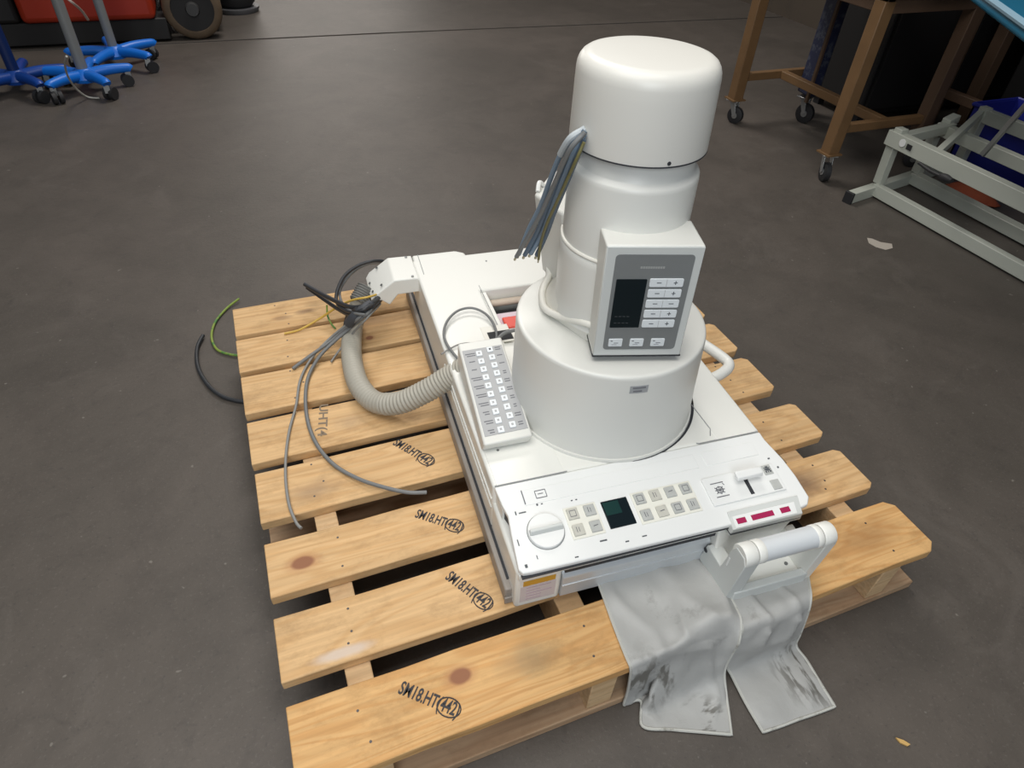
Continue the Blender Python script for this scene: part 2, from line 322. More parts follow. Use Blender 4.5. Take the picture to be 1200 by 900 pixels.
# ================================================================== pallet
PT = 0.14
pallet = tag(empty('wooden_pallet', (0.575, -0.59, 0)), 'worn pale wooden pallet with eight deck boards lying on the concrete floor', 'pallet')
PO = (0.575, -0.59, 0)
YS = [(-.012, -.129), (-.1455, -.268), (-.2865, -.413), (-.439, -.558), (-.585, -.707), (-.756, -.865), (-.903, -1.012), (-1.048, -1.166)]
XE = [(-.005, 1.15), (-.006, 1.15), (-.005, 1.15), (-.004, 1.149), (-.001, 1.144), (0.0, 1.150), (0.0, 1.146), (.002, 1.148)]
STX = [(0.092, 0.132), (0.445, 0.49), (0.755, 0.795), (1.035, 1.078)]
boards = []
for i, ((y1, y0), (x0, x1)) in enumerate(zip(YS, XE)):
    rnd = random.Random(i); bm = MB(PO); n = 14; c = 0.012 if i < 7 else 0.018
    top = []
    # slightly wavy long edges, corners broken
    for k in range(n + 1):
        t = k / n; x = x0 + c + (x1 - x0 - 2 * c) * t; top.append((x, y0 + rnd.uniform(-.0012, .0012), 0))
    top.append((x1, y0 + c * .8, 0)); top.append((x1 + rnd.uniform(-.001, .001), y1 - c * .8, 0))
    for k in range(n + 1):
        t = 1 - k / n; x = x0 + c + (x1 - x0 - 2 * c) * t
        if k == n: x = x0 + .002
        top.append((x, y1 + rnd.uniform(-.0012, .0012), 0))
    top[0] = (x0 + .002, top[0][1], 0)
    bm.prism([(p[0], p[1], PT - .021) for p in top], (0, 0, .021))
    b = bm.build('deck_board', WD[i], pallet, bevel=0.0018, seg=2); boards.append(b)
    nb = MB(PO)
    for (sx0, sx1) in STX:
        for k in range(2 if i % 2 else 3):
            nx = rnd.uniform(sx0 + .006, sx1 - .006); ny = y0 + (y1 - y0) * ((k + .5) / (2 if i % 2 else 3)) + rnd.uniform(-.012, .012)
            nb.disc((nx, ny, PT - .0005), (0, 0, 1), .0021, .0008, n=8)
    tag(nb.build('nail_head', NAIL, b), kind='stuff')
for k, (a, b) in enumerate(STX):
    s = MB(PO).box((a, -1.163, .022), (b, -.012, PT - .0215)).build('stringer', WSTR, pallet, bevel=.002)
for (y0, y1) in ((-1.166, -1.075), (-.70, -.60), (-.115, -.012)):
    MB(PO).box((0.0, y0, 0.0005), (1.158, y1, .0215)).build('bottom_board', WLOW, pallet, bevel=.002)
# ink stamps on the deck boards
def stamp(i, pa, pb, txt, m, size=0.027, loop=True, stretch=1.0):
    A = at(*pa, PT); B = at(*pb, PT); d = B - A; L = d.length; ang = math.atan2(d.y, d.x); mid = (A + B) / 2
    M4 = Matrix.Translation(mid + Vector((0, 0, .0004)) - Vector(PO)) @ Matrix.Rotation(ang, 4, 'Z')
    o = text_mesh('ink_stamp', txt, size, m, boards[i], M4, extrude=.0003, sx=1)
    xs = [v.co for v in o.data.vertices]; ex = Vector((math.cos(ang), math.sin(ang), 0)); c0 = mid - Vector(PO)
    w = max((p - c0).dot(ex) for p in xs) - min((p - c0).dot(ex) for p in xs); k = L / w
    for v in o.data.vertices:
        r = v.co - c0; a = r.dot(ex); v.co += ex * a * (k - 1)
    if loop:
        ey = Vector((-ex.y, ex.x, 0)); cc = mid + ex * L * .33; q = MB(PO)
        q.tube([cc + ex * math.cos(2 * PI * t / 24) * L * .19 + ey * math.sin(2 * PI * t / 24) * size * .50 + Vector((0, 0, .0006)) for t in range(25)], .0010, n=5, smooth=False, cap=False)
        q.build('stamp_oval', m, boards[i])
stamp(4, (463, 518), (507, 543), 'SM18.HT(442)', INK)
stamp(5, (488, 602), (542, 619), 'SM18.HT(442)', INK)
stamp(6, (525, 674), (575, 711), 'SM18.HT(442)', INK)
stamp(7, (469, 806), (538, 834), 'SM18.HT(442)', INK)
stamp(3, (379, 474), (377, 511), 'UHT(4', INK2, size=.026, loop=False)

# ================================================================== grey cloth flaps (leaded curtain) under the front of the unit
def cloth(name, rows, label, sub=8, seed=1):
    # rows of (px, py, z) or (px, py, z, lift)
    G = [[at(*p[:3]) for p in r] for r in rows]
    def cr(a, b, c, d, t): return 0.5 * ((2 * b) + (c - a) * t + (2 * a - 5 * b + 4 * c - d) * t * t + (3 * b - a - 3 * c + d) * t ** 3)
    def dens(L):
        o = []
        for i in range(len(L) - 1):
            for k in range(sub):
                o.append(cr(L[max(i - 1, 0)], L[i], L[i + 1], L[min(i + 2, len(L) - 1)], k / sub))
        o.append(L[-1]); return o
    H = [dens(r) for r in G]; n = len(H[0]); colz = [dens([H[i][j] for i in range(len(H))]) for j in range(n)]
    from mathutils import noise as NZ
    for i, c in enumerate(colz):
        for j, p in enumerate(c):
            e = min(1, min(i, len(colz) - 1 - i) / 3) * min(1, (len(c) - 1 - j) / 6)
            q1 = NZ.noise(Vector((p.x * 16 + seed, p.y * 7, p.z * 7))); q2 = NZ.noise(Vector((p.x * 34, p.y * 26 + seed, p.z * 26)))
            rid = (1 - abs(q1) * 2.2); f = e * (.006 * max(0, rid) ** 3 + .003 * q2)
            p.z += f * (1 if p.z > .12 else .5); p.y -= f * (0 if p.z > .13 else 1.2)
    org = colz[n // 2][0]; org = Vector((org.x, org.y, 0)); bm = MB(org)
    V = [[bm.v(Vector((p.x, p.y, max(p.z, .004)))) for p in c] for c in colz]
    for i in range(len(V) - 1):
        for j in range(len(V[0]) - 1): bm.face([V[i][j], V[i + 1][j], V[i + 1][j + 1], V[i][j + 1]])
    o = bm.build(name, CLOTH, None, ang=180, solid=.0028); o.location = org
    tag(o, label, 'curtain flap', 'grey curtain flaps under the front edge of the unit')
    hp = colz[0][::1] + [c[-1] for c in colz[1:]] + colz[-1][::-1][1:]
    h = MB(org).tube([Vector((p.x, p.y, max(p.z, .004) + .0008)) for p in hp], .0026, n=6, smooth=False); h.build('hem', CLOTHH, o)
    return o
cloth('cloth_flap', [
    [(701, 683, .144), (735, 674, .144), (765, 667, .144), (795, 660, .144), (828, 652, .144), (850, 648, .146)],
    [(708, 702, .144), (742, 698, .144), (773, 690, .147), (803, 683, .150), (834, 680, .152), (853, 690, .150)],
    [(720, 735, .144), (752, 728, .144), (785, 722, .146), (812, 712, .156), (842, 706, .158), (862, 712, .150)],
    [(733, 768, .144), (764, 758, .144), (792, 748, .146), (813, 737, .160), (846, 722, .165), (868, 728, .152)],
    [(739, 783, .139), (771, 771, .138), (790, 763, .140), (825, 750, .135), (851, 747, .125), (866, 752, .128)],
    [(738, 797, .100), (765, 790, .075), (783, 783, .085), (815, 778, .075), (840, 774, .070), (858, 766, .090)],
    [(735, 812, .045), (760, 806, .015), (763, 812, .040), (800, 808, .020), (832, 800, .022), (849, 786, .040)],
    [(731, 826, .005), (752, 818, .004), (753, 832, .006), (792, 830, .006), (832, 826, .006), (851, 815, .006)],
    [(735, 824, .004), (751, 822, .006), (753, 851, .004), (787, 855, .004), (822, 858, .004), (857, 861, .004)]],
    'wide grey creased cloth flap draped over the pallet edge left of the handle')
cloth('cloth_flap', [
    [(842, 690, .145), (868, 686, .145), (895, 682, .145), (922, 676, .145), (946, 670, .145)],
    [(853, 706, .146), (878, 702, .145), (903, 696, .145), (927, 690, .146), (948, 684, .149)],
    [(862, 722, .146), (888, 718, .145), (910, 712, .148), (930, 706, .148), (950, 700, .148)],
    [(870, 738, .142), (893, 732, .140), (912, 728, .136), (930, 723, .130), (947, 717, .122)],
    [(861, 760, .090), (884, 756, .085), (902, 750, .080), (922, 746, .070), (938, 742, .055)],
    [(852, 779, .030), (877, 774, .022), (900, 767, .020), (918, 761, .016), (933, 757, .010)],
    [(858, 793, .008), (884, 789, .007), (905, 782, .008), (930, 776, .006), (945, 774, .005)],
    [(875, 826, .006), (900, 820, .009), (922, 812, .007), (945, 805, .008), (962, 802, .006)],
    [(894, 858, .004), (915, 851, .004), (936, 843, .004), (957, 836, .004), (978, 828, .004)]],
    'narrower grey cloth flap hanging from beneath the handle to the floor', seed=3)
# ================================================================== the medical unit (local frame: u right, v back, w up from the pallet top)
UO = (0.370, -1.012, PT + .0006); URZ = -math.radians(4.2)
unit = tag(empty('x_ray_imaging_unit', UO, URZ), 'cream white medical x-ray unit with stepped round detector tower standing on the pallet', 'medical equipment')
TOP = .145
# body: one plan with an opening, extruded
def plan(bm, us, vs, skip, w0, w1):
    idx = {}
    def g(i, j, w):
        k = (i, j, w)
        if k not in idx: idx[k] = bm.v((us[i], vs[j], w))
        return idx[k]
    solid = lambda i, j: 0 <= i < len(us) - 1 and 0 <= j < len(vs) - 1 and (i, j) not in skip
    for i in range(len(us) - 1):
        for j in range(len(vs) - 1):
            if not solid(i, j): continue
            bm.face([g(i, j, w1), g(i + 1, j, w1), g(i + 1, j + 1, w1), g(i, j + 1, w1)]); bm.face([g(i, j, w0), g(i, j + 1, w0), g(i + 1, j + 1, w0), g(i + 1, j, w0)])
            for (di, dj, a, b) in ((-1, 0, (i, j + 1), (i, j)), (1, 0, (i + 1, j), (i + 1, j + 1)), (0, -1, (i, j), (i + 1, j)), (0, 1, (i + 1, j + 1), (i, j + 1))):
                if not solid(i + di, j + dj): bm.face([g(*a, w0), g(*b, w0), g(*b, w1), g(*a, w1)])
b = MB(); plan(b, [0, .128, .385, .508], [.136, .50, .70, .862], {(1, 1)}, 0.0, TOP)
body = b.build('body_housing', WHITE, unit, bevel=.005, seg=3)
b = MB(); b.prism([(.004, .855, 0), (.135, .855, 0), (.132, .872, 0), (.112, .886, 0), (.004, .886, 0)], (0, 0, TOP)); b.build('beam_end', WHITE, unit, bevel=.004)
b = MB(); b.box((.126, .50, .09), (.142, .70, TOP - .006)); b.build('inner_ledge', WHITE, body, bevel=.002)
MB().tube([(.130, .51, TOP), (.130, .72, TOP)], .0009, n=4, smooth=False).build('seam_line', SEAM, body)
b = MB(); b.box((.10, .49, .001), (.40, .71, .03)); b.build('well_floor', DARK, body)
b = MB(); b.tube([(.13, .688, .112), (.385, .688, .112)], .0085, n=16, smooth=False); b.build('roller_bar', mat('tan_roller', (.62, .52, .42), .5), body)
b = MB(); b.box((.129, .63, .03), (.384, .676, .098)); b.build('well_cross_bar', DARK, body)
b = MB(); b.box((.132, .545, .094), (.30, .655, .106)); b.build('inner_plate', PINKW, body, bevel=.002)
b = MB(); b.box((.160, .590, .1065), (.215, .630, .113)); b.build('red_block', REDP, body, bevel=.003)
b = MB(); b.box((.141, .499, .07), (.24, .560, TOP - .012)); b.build('front_cross_member', CREAM, body, bevel=.002)
# cable well on the left beam
b = MB(); b.box((.090, .503, TOP - .002), (.150, .562, TOP + .0008)); b.build('socket_plate', CREAM, body, bevel=.001)
b = MB(); b.box((.100, .508, TOP - .001), (.150, .540, TOP + .0014)); b.build('socket_recess', DARK, body)
# cover seams on the deck
for P in ([(.003, .1365), (.13, .131 + .002)], [(.383, .134), (.503, .131)], [(.383, .134), (.378, .139)], [(.419, .231), (.421, .165), (.412, .149)]):
    MB().tube([(u, max(v, .1368), TOP + .0004) for (u, v) in P], .0010, n=5, smooth=False).build('seam_line', SEAM, body)
pl = MB(); pl.box((.42, .137, TOP - .001), (.500, .42, TOP + .0008)); pl.build('side_cover_plate', WHITE, body, bevel=.0008)
pl = MB(); pl.box((.006, .137, TOP - .001), (.125, .235, TOP + .0008)); pl.build('side_cover_plate', WHITE, body, bevel=.0008)
for p in ((.03, .212, TOP + .0008), (.175, .82, TOP), (.128, .20, TOP)): MB().disc(p, (0, 0, 1), .0024, .001, n=12).build('screw', SCREW, body)
# rail along the lower left side
b = MB(); b.box((-.012, .012, 0), (0.003, .93, .036)); rail = b.build('side_rail', RAILM, unit, bevel=.003)
b = MB(); b.box((-.004, .03, .0355), (.001, .92, .0385)); b.build('rail_groove', GAP, rail)
b = MB(); b.box((-.0125, .008, .0), (.003, .012, .016)); b.build('rail_end_block', RAILM, rail, bevel=.001)
b = MB(); b.tube([(-.0007, .14, .110), (-.0007, .34, .108), (-.0007, .50, .112)], .0016, n=6); b.tube([(-.0007, .14, .088), (-.0007, .48, .09)], .0014, n=6); b.build('side_trim_line', WHITE, body)
# lower front housing
fh = MB(); fh.box((0.0, -.004, .001), (.078, .14, .102)); front = fh.build('front_housing', WHITE, unit, bevel=.006, seg=3)
fh = MB(); fh.box((.07, .012, .004), (.36, .14, .108)); fh.build('front_recess', GAP, front)
tr = MB(); tr.prism([(.079, -.004, .002), (.079, -.006, .058), (.079, .002, .068), (.079, .03, .068), (.079, .03, .002)], (.27, 0, 0)); tr.build('tray_front_trim', ALU, unit, bevel=.0015)
tr = MB(); tr.box((.079, -.0068, .034), (.348, .004, .038)); tr.build('trim_ridge', ALU, unit, bevel=.001)
tr = MB(); tr.box((.002, -.0080, .085), (.36, .03, .1015)); tr.build('upper_front_strip', WHITE, unit, bevel=.002)
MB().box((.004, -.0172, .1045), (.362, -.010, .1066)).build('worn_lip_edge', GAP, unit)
MB().box((.080, -.0074, .077), (.352, .0, .0855)).build('tray_slot', GAP, unit)
lb = MB(); lb.box((.012, -.0050, .062), (.066, .002, .075)); lb.build('warning_label', ORANGE, front)
lb = MB(); lb.box((.008, -.0046, .016), (.068, .002, .060)); lb.build('rating_label', LABEL, front)
lb = MB()
for k in range(5): lb.box((.018, -.0050, .054 - k * .008), (.018 + random.Random(k).uniform(.02, .045), .001, .0555 - k * .008))
lb.build('label_print', mat('faded_magenta_print', (.50, .36, .44), .6), front)
# right lower housing, narrowing downwards
rh = MB(); rh.loft([(.350, -.030, .002), (.440, -.030, .002), (.440, .14, .002), (.350, .14, .002)], [(.350, -.0105, .1042), (.517, -.0105, .1042), (.508, .14, .1042), (.350, .14, .1042)])
rhouse = rh.build('right_front_housing', WHITE, unit, bevel=.003)
# ---- control panel: sloping console
def PW(v): return .115 + .2 * (v + .015)
def onpan(u, v, dz=0): return (u, v, PW(v) + dz)
cp = MB()
outl = [(.002, .1355), (.006, .10), (.010, .082), (.006, .05), (.001, -.006), (.006, -.013), (.02, -.0142), (.36, -.0162), (.500, -.0165), (.516, -.014), (.526, -.002), (.525, .04), (.520, .075), (.508, .118), (.5065, .1355)]
cp.loft([(u, v, PW(v) - .009) for u, v in outl], [(u, v, PW(v)) for u, v in outl])
console = cp.build('control_console', PANELW, unit, bevel=.0022, seg=3)
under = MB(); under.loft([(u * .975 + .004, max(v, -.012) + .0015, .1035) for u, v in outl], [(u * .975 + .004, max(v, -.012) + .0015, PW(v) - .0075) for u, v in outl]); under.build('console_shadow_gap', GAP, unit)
fill = MB(); fill.box((.006, .10, .04), (.50, .137, .126)); fill.build('console_rear_support', WHITE, unit)
def quad(bm, u0, v0, u1, v1, h0=-.001, h1=.001):
    bm.hexa([onpan(u0, v0, h0), onpan(u1, v0, h0), onpan(u1, v1, h0), onpan(u0, v1, h0), onpan(u0, v0, h1), onpan(u1, v0, h1), onpan(u1, v1, h1), onpan(u0, v1, h1)]); return bm
# long raised inlay behind the buttons, with the small indicator
quad(MB(), .043, .092, .360, .119, -.001, .0008).build('raised_inlay', PANELW, console, bevel=.0006)
quad(MB(), .375, .092, .480, .119, -.001, .0008).build('raised_inlay', PANELW, console, bevel=.0006)
pr1 = MB(); pr1.tube([onpan(.043, .119, .001), onpan(.043, .094, .001)], .0009, n=5, smooth=False)
for a, c in (((.064, .113), (.082, .113)), ((.064, .113), (.064, .100)), ((.064, .100), (.082, .100)), ((.082, .113), (.082, .100)), ((.068, .107), (.077, .107))): pr1.tube([onpan(*a, .001), onpan(*c, .001)], .0007, n=5, smooth=False)
pr1.build('indicator_print', PRINTG, console)
# rotary knob
kn = MB(); c = Vector(onpan(.061, .043, 0)); nrm = Vector((0, -.2, 1)).normalized(); kn.disc(c, nrm, .0298, .006, n=48, r2=.029); knob = kn.build('rotary_knob', PANELW, console, bevel=.0008)
MB().ring(c, nrm, .0302, .0009).build('knob_rim', SEAM, knob)
g = MB(); e2 = Vector((0, 1, .2)).normalized()
def kp(a, bb, h): return c + Vector((1, 0, 0)) * a + e2 * bb + nrm * h
g.loft([kp(-.028, -.005, .006), kp(.028, -.005, .006), kp(.028, .005, .006), kp(-.028, .005, .006)], [kp(-.027, -.001, .013), kp(.027, -.001, .013), kp(.027, .004, .013), kp(-.027, .004, .013)])
g.build('knob_grip_ridge', GREYW, knob, bevel=.001)
ch = MB()
for (u, v, w_, h_, a) in ((.028, .081, .012, .0016, 0), (.022, .080, .002, .006, 0), (.012, .03, .0015, .010, 0), (.012, -.006, .004, .005, 0), (.140, .006, .012, .002, 0), (.30 * .6, -.004, .006, .0018, 0), (.092, -.009, .006, .0015, 0), (.034, .003, .0012, .006, 0), (.060, .088, .003, .003, 0), (.068, .0885, .003, .0015, 0), (.118, .083, .003, .0015, 0), (.126, .083, .003, .0015, 0), (.21, -.002, .008, .0015, 0), (.50, .06, .003, .003, 0), (.492, .080, .004, .002, 0)):
    quad(ch, u, v, u + w_, v + h_, -.0005, .0009)
ch.build('paint_chips', MARK, console)
# button blocks
def keys(u0, v0, nu, nv, du, dv, sz, mats, pad=.004):
    fr = quad(MB(), u0 - sz / 2 - pad, v0 - dv * (nv - 1) - sz / 2 - pad, u0 + du * (nu - 1) + sz / 2 + pad, v0 + sz / 2 + pad, -.001, .0016).build('button_surround', FRAMEB, console, bevel=.0006)
    for j in range(nv):
        for i in range(nu):
            u = u0 + du * i; v = v0 - dv * j; k = (i + j * 3) % len(mats)
            kb = quad(MB(), u - sz / 2, v - sz / 2, u + sz / 2, v + sz / 2, .001, .0042).build('panel_button', mats[k], fr, bevel=.0008)
            q = MB()
            if (i + j) % 3 == 0:
                for a, c_ in (((-.005, -.005), (.005, -.005)), ((-.005, .005), (.005, .005)), ((-.005, -.005), (-.005, .005)), ((.005, -.005), (.005, .005))): q.tube([onpan(u + a[0], v + a[1], .0045), onpan(u + c_[0], v + c_[1], .0045)], .0005, n=4, smooth=False)
            elif (i + j) % 3 == 1:
                q.tube([onpan(u - .003, v - .004, .0045), onpan(u - .003, v + .005, .0045)], .0006, n=4, smooth=False); q.tube([onpan(u + .001, v - .004, .0045), onpan(u + .001, v + .004, .0045)], .0005, n=4, smooth=False)
            else: q.tube([onpan(u - .004, v, .0045), onpan(u + .004, v + .001, .0045)], .0007, n=4, smooth=False)
            q.build('button_symbol', PRINTG, kb)
keys(.1125, .0595, 2, 2, .0295, .028, .0185, [BTN2, BTN3, BTN2])
keys(.2315, .0595, 4, 2, .0283, .0293, .0185, [BTN3, BTN2, BTN3])
scr = quad(MB(), .1645, .022, .2105, .0695, -.001, .0018).build('display_screen', SCREEN, console, bevel=.0006)
q = quad(MB(), .1665, .044, .194, .0665, .0016, .0021); q.build('display_window', SCREENG, scr)
# raised sub panel with joystick lever
sp = MB(); quad(sp, .351, .018, .492, .069, -.001, .0035); sub = sp.build('lever_panel', PANELW, console, bevel=.001)
q = MB()
for a, c_ in (((.362, .056), (.386, .056)), ((.362, .031), (.386, .031)), ((.366, .048), (.381, .037)), ((.366, .037), (.381, .048)), ((.374, .050), (.374, .035)), ((.365, .043), (.383, .043)), ((.384, .054), (.386, .050))): q.tube([onpan(*a, .0038), onpan(*c_, .0038)], .0008, n=5, smooth=False)
q.ring(onpan(.374, .043, .0038), nrm, .006, .0008, n=16); q.build('lever_symbol', PRINTG, sub)
quad(MB(), .4245, .023, .4315, .059, .003, .0040).build('lever_slot', GAP, sub)
lv = MB(); lv.loft([onpan(.424, .05, .003), onpan(.433, .05, .003), onpan(.433, .056, .003), onpan(.424, .056, .003)], [onpan(.426, .055, .018), onpan(.434, .055, .018), onpan(.434, .060, .018), onpan(.426, .060, .018)]); lever = lv.build('lever_stem', SCREW, sub)
lv = MB(); lv.prism([onpan(.405, .043, .0155), onpan(.405, .045, .021), onpan(.405, .056, .023), onpan(.405, .060, .020), onpan(.405, .057, .0155)], (.050, 0, 0)); lv.build('lever_grip', PANELW, lever, bevel=.0015)
for (u, v, m_) in ((.4765, .059, BTN3), (.4775, .030, BTN3)):
    kb = quad(MB(), u - .0085, v - .009, u + .0085, v + .009, .0032, .0048).build('panel_button', m_, sub, bevel=.0006)
    if v > .05:
        q = MB()
        for a in (-.004, 0, .004): q.tube([onpan(u + a, v - .006, .005), onpan(u + a * .4, v + .006, .005)], .0009, n=4, smooth=False); q.tube([onpan(u - .006, v + a, .005), onpan(u + .006, v - a, .005)], .0008, n=4, smooth=False)
        q.build('button_symbol', MARK, kb)
# slanted read-out with three red windows
ds = MB(); ds.loft([(.362, -.024, .094), (.500, -.026, .094), (.500, .002, .094), (.362, .002, .094)], [(.364, -.0255, .1120), (.498, -.0265, .1120), (.505, .004, .1215), (.368, .004, .1215)])
disp = ds.build('readout_housing', GREYW, console, bevel=.001)
sl = Vector((0, -.028, -.016)).normalized(); sn_ = Vector((0, -.31, .95)).normalized()
def rp(u, t, h): p = Vector((u, .004, .1215)).lerp(Vector((u, -.0262, .1120)), t) + sn_ * h; return p
ds = MB(); ds.hexa([rp(.370, .94, -.001), rp(.488, .94, -.001), rp(.492, .30, -.001), rp(.372, .30, -.001), rp(.370, .94, .0012), rp(.488, .94, .0012), rp(.492, .30, .0012), rp(.372, .30, .0012)]); plate = ds.build('readout_plate', PANELW, disp, bevel=.0005)
for (a, c_) in ((.376, .393), (.404, .446), (.460, .478)):
    ds = MB(); ds.hexa([rp(a, .76, .001), rp(c_, .76, .001), rp(c_, .47, .001), rp(a, .47, .001), rp(a, .76, .0018), rp(c_, .76, .0018), rp(c_, .47, .0018), rp(a, .47, .0018)]); ds.build('red_display_window', REDW, disp)
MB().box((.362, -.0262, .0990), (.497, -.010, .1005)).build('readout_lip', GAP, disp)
# ---- front handle bracket
hb = MB(); hb.box((.352, -.086, .006), (.495, .002, .020)); hb.box((.352, -.012, .018), (.492, .002, .056)); bracket = hb.build('handle_bracket', WHITE, unit, bevel=.002)
prof = [(-.002, .008), (-.010, .057), (-.052, .056), (-.060, .118), (-.066, .130), (-.088, .130), (-.096, .118), (-.088, .004)]
for u0, th_ in ((.340, .026), (.490, .020)):
    q = MB(); q.prism([(u0, v, w) for v, w in prof], (th_, 0, 0)); q.build('bracket_side_plate', GREYW if u0 < .4 else WHITE, bracket, bevel=.0015)
hb = MB(); hb.box((.352, -.092, .003), (.495, -.078, .030)); hb.build('bracket_front_bar', GREYW, bracket, bevel=.002)
tc_ = (-.077, .122)
hb = MB(); hb.tube([(.374, *tc_), (.478, *tc_)], .0185, n=32, smooth=False); grip = hb.build('grip_tube', mat('satin_white_tube', (.72, .75, .77), .28, metal=.15), bracket)
for (a, c_) in ((.341, .364), (.3655, .380), (.474, .485), (.4865, .509)):
    hb = MB(); hb.tube([(a, *tc_), (a + .002, *tc_), (c_ - .002, *tc_), (c_, *tc_)], (lambda d, t: .0195 if 0.01 < t < .99 else .0182), n=32, smooth=False); hb.build('tube_collar', WHITE, bracket)
for p, nn in (((.372, -.016, .0565), (0, 0, 1)), ((.372, -.045, .020), (0, 0, 1)), ((.440, -.013, .050), (0, -1, .3)), ((.476, -.060, .020), (0, 0, 1))): MB().disc(p, nn, .0032, .0018, n=14).build('screw', SCREW, bracket)
sc = MB(); sc.disc((.3405, -.011, .044), (-1, 0, 0), .0045, .0015, n=18); sc.build('pivot_hole', GAP, bracket)
q = MB(); q.box((.3395, -.064, .075), (.3405, -.061, .096)); q.build('side_plate_mark', PANELW, bracket)
# ---- side handle loop at the right
hl = MB(); w0 = .132
hl.tube([(.488, .300, w0), (.520, .306, w0), (.552, .320, w0), (.566, .335, w0), (.566, .352, w0), (.556, .385, w0), (.535, .440, w0), (.515, .49, w0), (.495, .515, w0)], .0115, n=14); hl.build('side_handle', WHITE, unit)
# ---- hose arm at the back left
P = [(.002, .146), (-.056, .147), (-.112, .098), (-.118, .085), (-.100, .083), (-.090, .093), (-.071, .076), (-.050, .104), (.002, .106)]
P = [(.002, .1455), (-.056, .1465), (-.104, .112), (-.114, .096), (-.098, .094), (-.090, .096), (-.071, .080), (-.050, .106), (.002, .107)]
b = MB(); b.prism([(u, .782, w) for u, w in P], (0, .104, 0)); arm = b.build('hose_arm', WHITE, unit, bevel=.003, seg=3)
for p, nn in (((-.085, .795, .130), (-.55, 0, .8)), ((-.085, .872, .130), (-.55, 0, .8)), ((-.012, .79, .1465), (0, 0, 1)), ((-.012, .878, .1465), (0, 0, 1)), ((-.106, .80, .112), (-.7, 0, .5)), ((-.108, .84, .110), (-.7, 0, .5))): MB().disc(p, nn, .0032, .0015, n=12).build('screw', SCREW, arm)
b = MB(); b.tube([(.016, .795, TOP + .0004), (.018, .885, TOP + .0004)], .0009, n=5, smooth=False); b.build('seam_line', SEAM, arm)
# ---- round detector drum and tower
def ax(w): return (.2581 - .0112 * (w - .145), .3034 + .0207 * (w - .145))
MB().lathe([(.1740, TOP - .001), (.1745, TOP + .002), (.1735, TOP + .0055), (.168, TOP + .0062)], ax, n=96).build('drum_flange', STEM, unit)
b = MB(); b.lathe([(.1755, TOP - .0015), (.1755, TOP + .0008)], lambda w: (ax(w)[0] + .0055, ax(w)[1] + .001), n=96); b.build('flange_gap', GAP, unit)
dp = [(.1705, TOP + .005), (.1705, TOP + .012), (.1675, .22), (.1647, .3190), (.1645, .3215), (.1637, .3250), (.1622, .3268), (.1600, .3275), (.156, .3278), (.08, .3285)]
drum = MB().lathe(dp, ax, n=128).build('detector_drum', STEM, unit, ang=50)
# sticker on the drum
def curved(name, a0, a1, w0, w1, r, m, par, th=.0007, n=8):
    q = MB(); A = []; 
    for k in range(n + 1):
        a = math.radians(a0 + (a1 - a0) * k / n); row = []
        for (rr, w) in ((r, w0), (r + th, w0), (r + th, w1), (r, w1)): cx, cy = ax(w); row.append(q.v((cx + rr * math.cos(a), cy + rr * math.sin(a), w)))
        A.append(row)
    for k in range(n):
        for j in range(4): q.face([A[k][j], A[k][(j + 1) % 4], A[k + 1][(j + 1) % 4], A[k + 1][j]])
    q.face(A[0]); q.face(A[-1][::-1]); return q.build(name, m, par)
st = curved('rating_plate', -102, -91.5, .296, .311, .1650, mat('rating_plate_grey', (.36, .37, .38), .4), drum)
curved('rating_plate_print', -100.5, -93, .306, .3085, .1657, PRINTG, st); curved('rating_plate_print', -100, -95, .2995, .3015, .1657, PRINTG, st)
# foot flange of the tower with raised moulding
foot = MB()
fo = [(.186, .435), (.163, .402), (.150, .370), (.145, .333), (.160, .298), (.182, .248), (.230, .205), (.33, .215), (.365, .30), (.35, .44), (.26, .47)]
cx_, cy_ = ax(.36)
fi = []
for (u, v) in fo:
    d_ = Vector((u - cx_, v - cy_)); d_ = d_.normalized() * .0985; fi.append((cx_ + d_.x, cy_ + d_.y))
foot.loft([(u + (cx_ - u) * .06, v + (cy_ - v) * .06, .327) for u, v in fo], [(u + (cx_ - u) * .03, v + (cy_ - v) * .03, .336 + .030 * (1 if 4 < k < 9 else (.35 if k in (4, 9) else 0))) for k, (u, v) in enumerate(fo)])
foot.loft([(u + (cx_ - u) * .04, v + (cy_ - v) * .04, .334 + .030 * (1 if 4 < k < 9 else (.35 if k in (4, 9) else 0))) for k, (u, v) in enumerate(fo)], [(u, v, .380) for u, v in fi])
foot.build('tower_foot', CREAM, unit, bevel=.003, seg=3)
b = MB(); b.tube([(.190, .452, .345), (.184, .432, .340), (.163, .402, .337), (.150, .370, .337), (.145, .335, .340), (.158, .298, .348), (.176, .250, .368), (.20, .225, .37)], .0062, n=12); b.build('foot_moulding', CREAM, unit)
cp_ = [(.1000, .352), (.1000, .465), (.0995, .474), (.0965, .480), (.090, .482)]
collar = MB().lathe(cp_, ax, n=96).build('tower_collar', STEM, unit, ang=50)
b = MB(); b.tube([(*[ax(.483)[i] + .0968 * (math.cos, math.sin)[i](math.radians(a)) for i in (0, 1)], .482) for a in range(150, 282, 4)], .003, n=8, smooth=False); b.build('collar_ridge', CREAM, unit)
sp_ = [(.0960, .478), (.0960, .592), (.0955, .5975), (.0940, .600), (.0885, .604), (.0870, .606), (.0865, .634)]
MB().lathe(sp_, ax, n=96).build('upper_cylinder', STEM, unit, ang=50)
cap_ = [(.088, .6335), (.0985, .6335), (.0987, .640), (.0973, .710), (.0969, .726), (.0960, .7325), (.0938, .7385), (.0903, .7432), (.0860, .7462), (.081, .7477), (.077, .7481), (.03, .7488)]
capo = MB().lathe(cap_, ax, n=128).build('top_cap', CAPM, unit, ang=60)
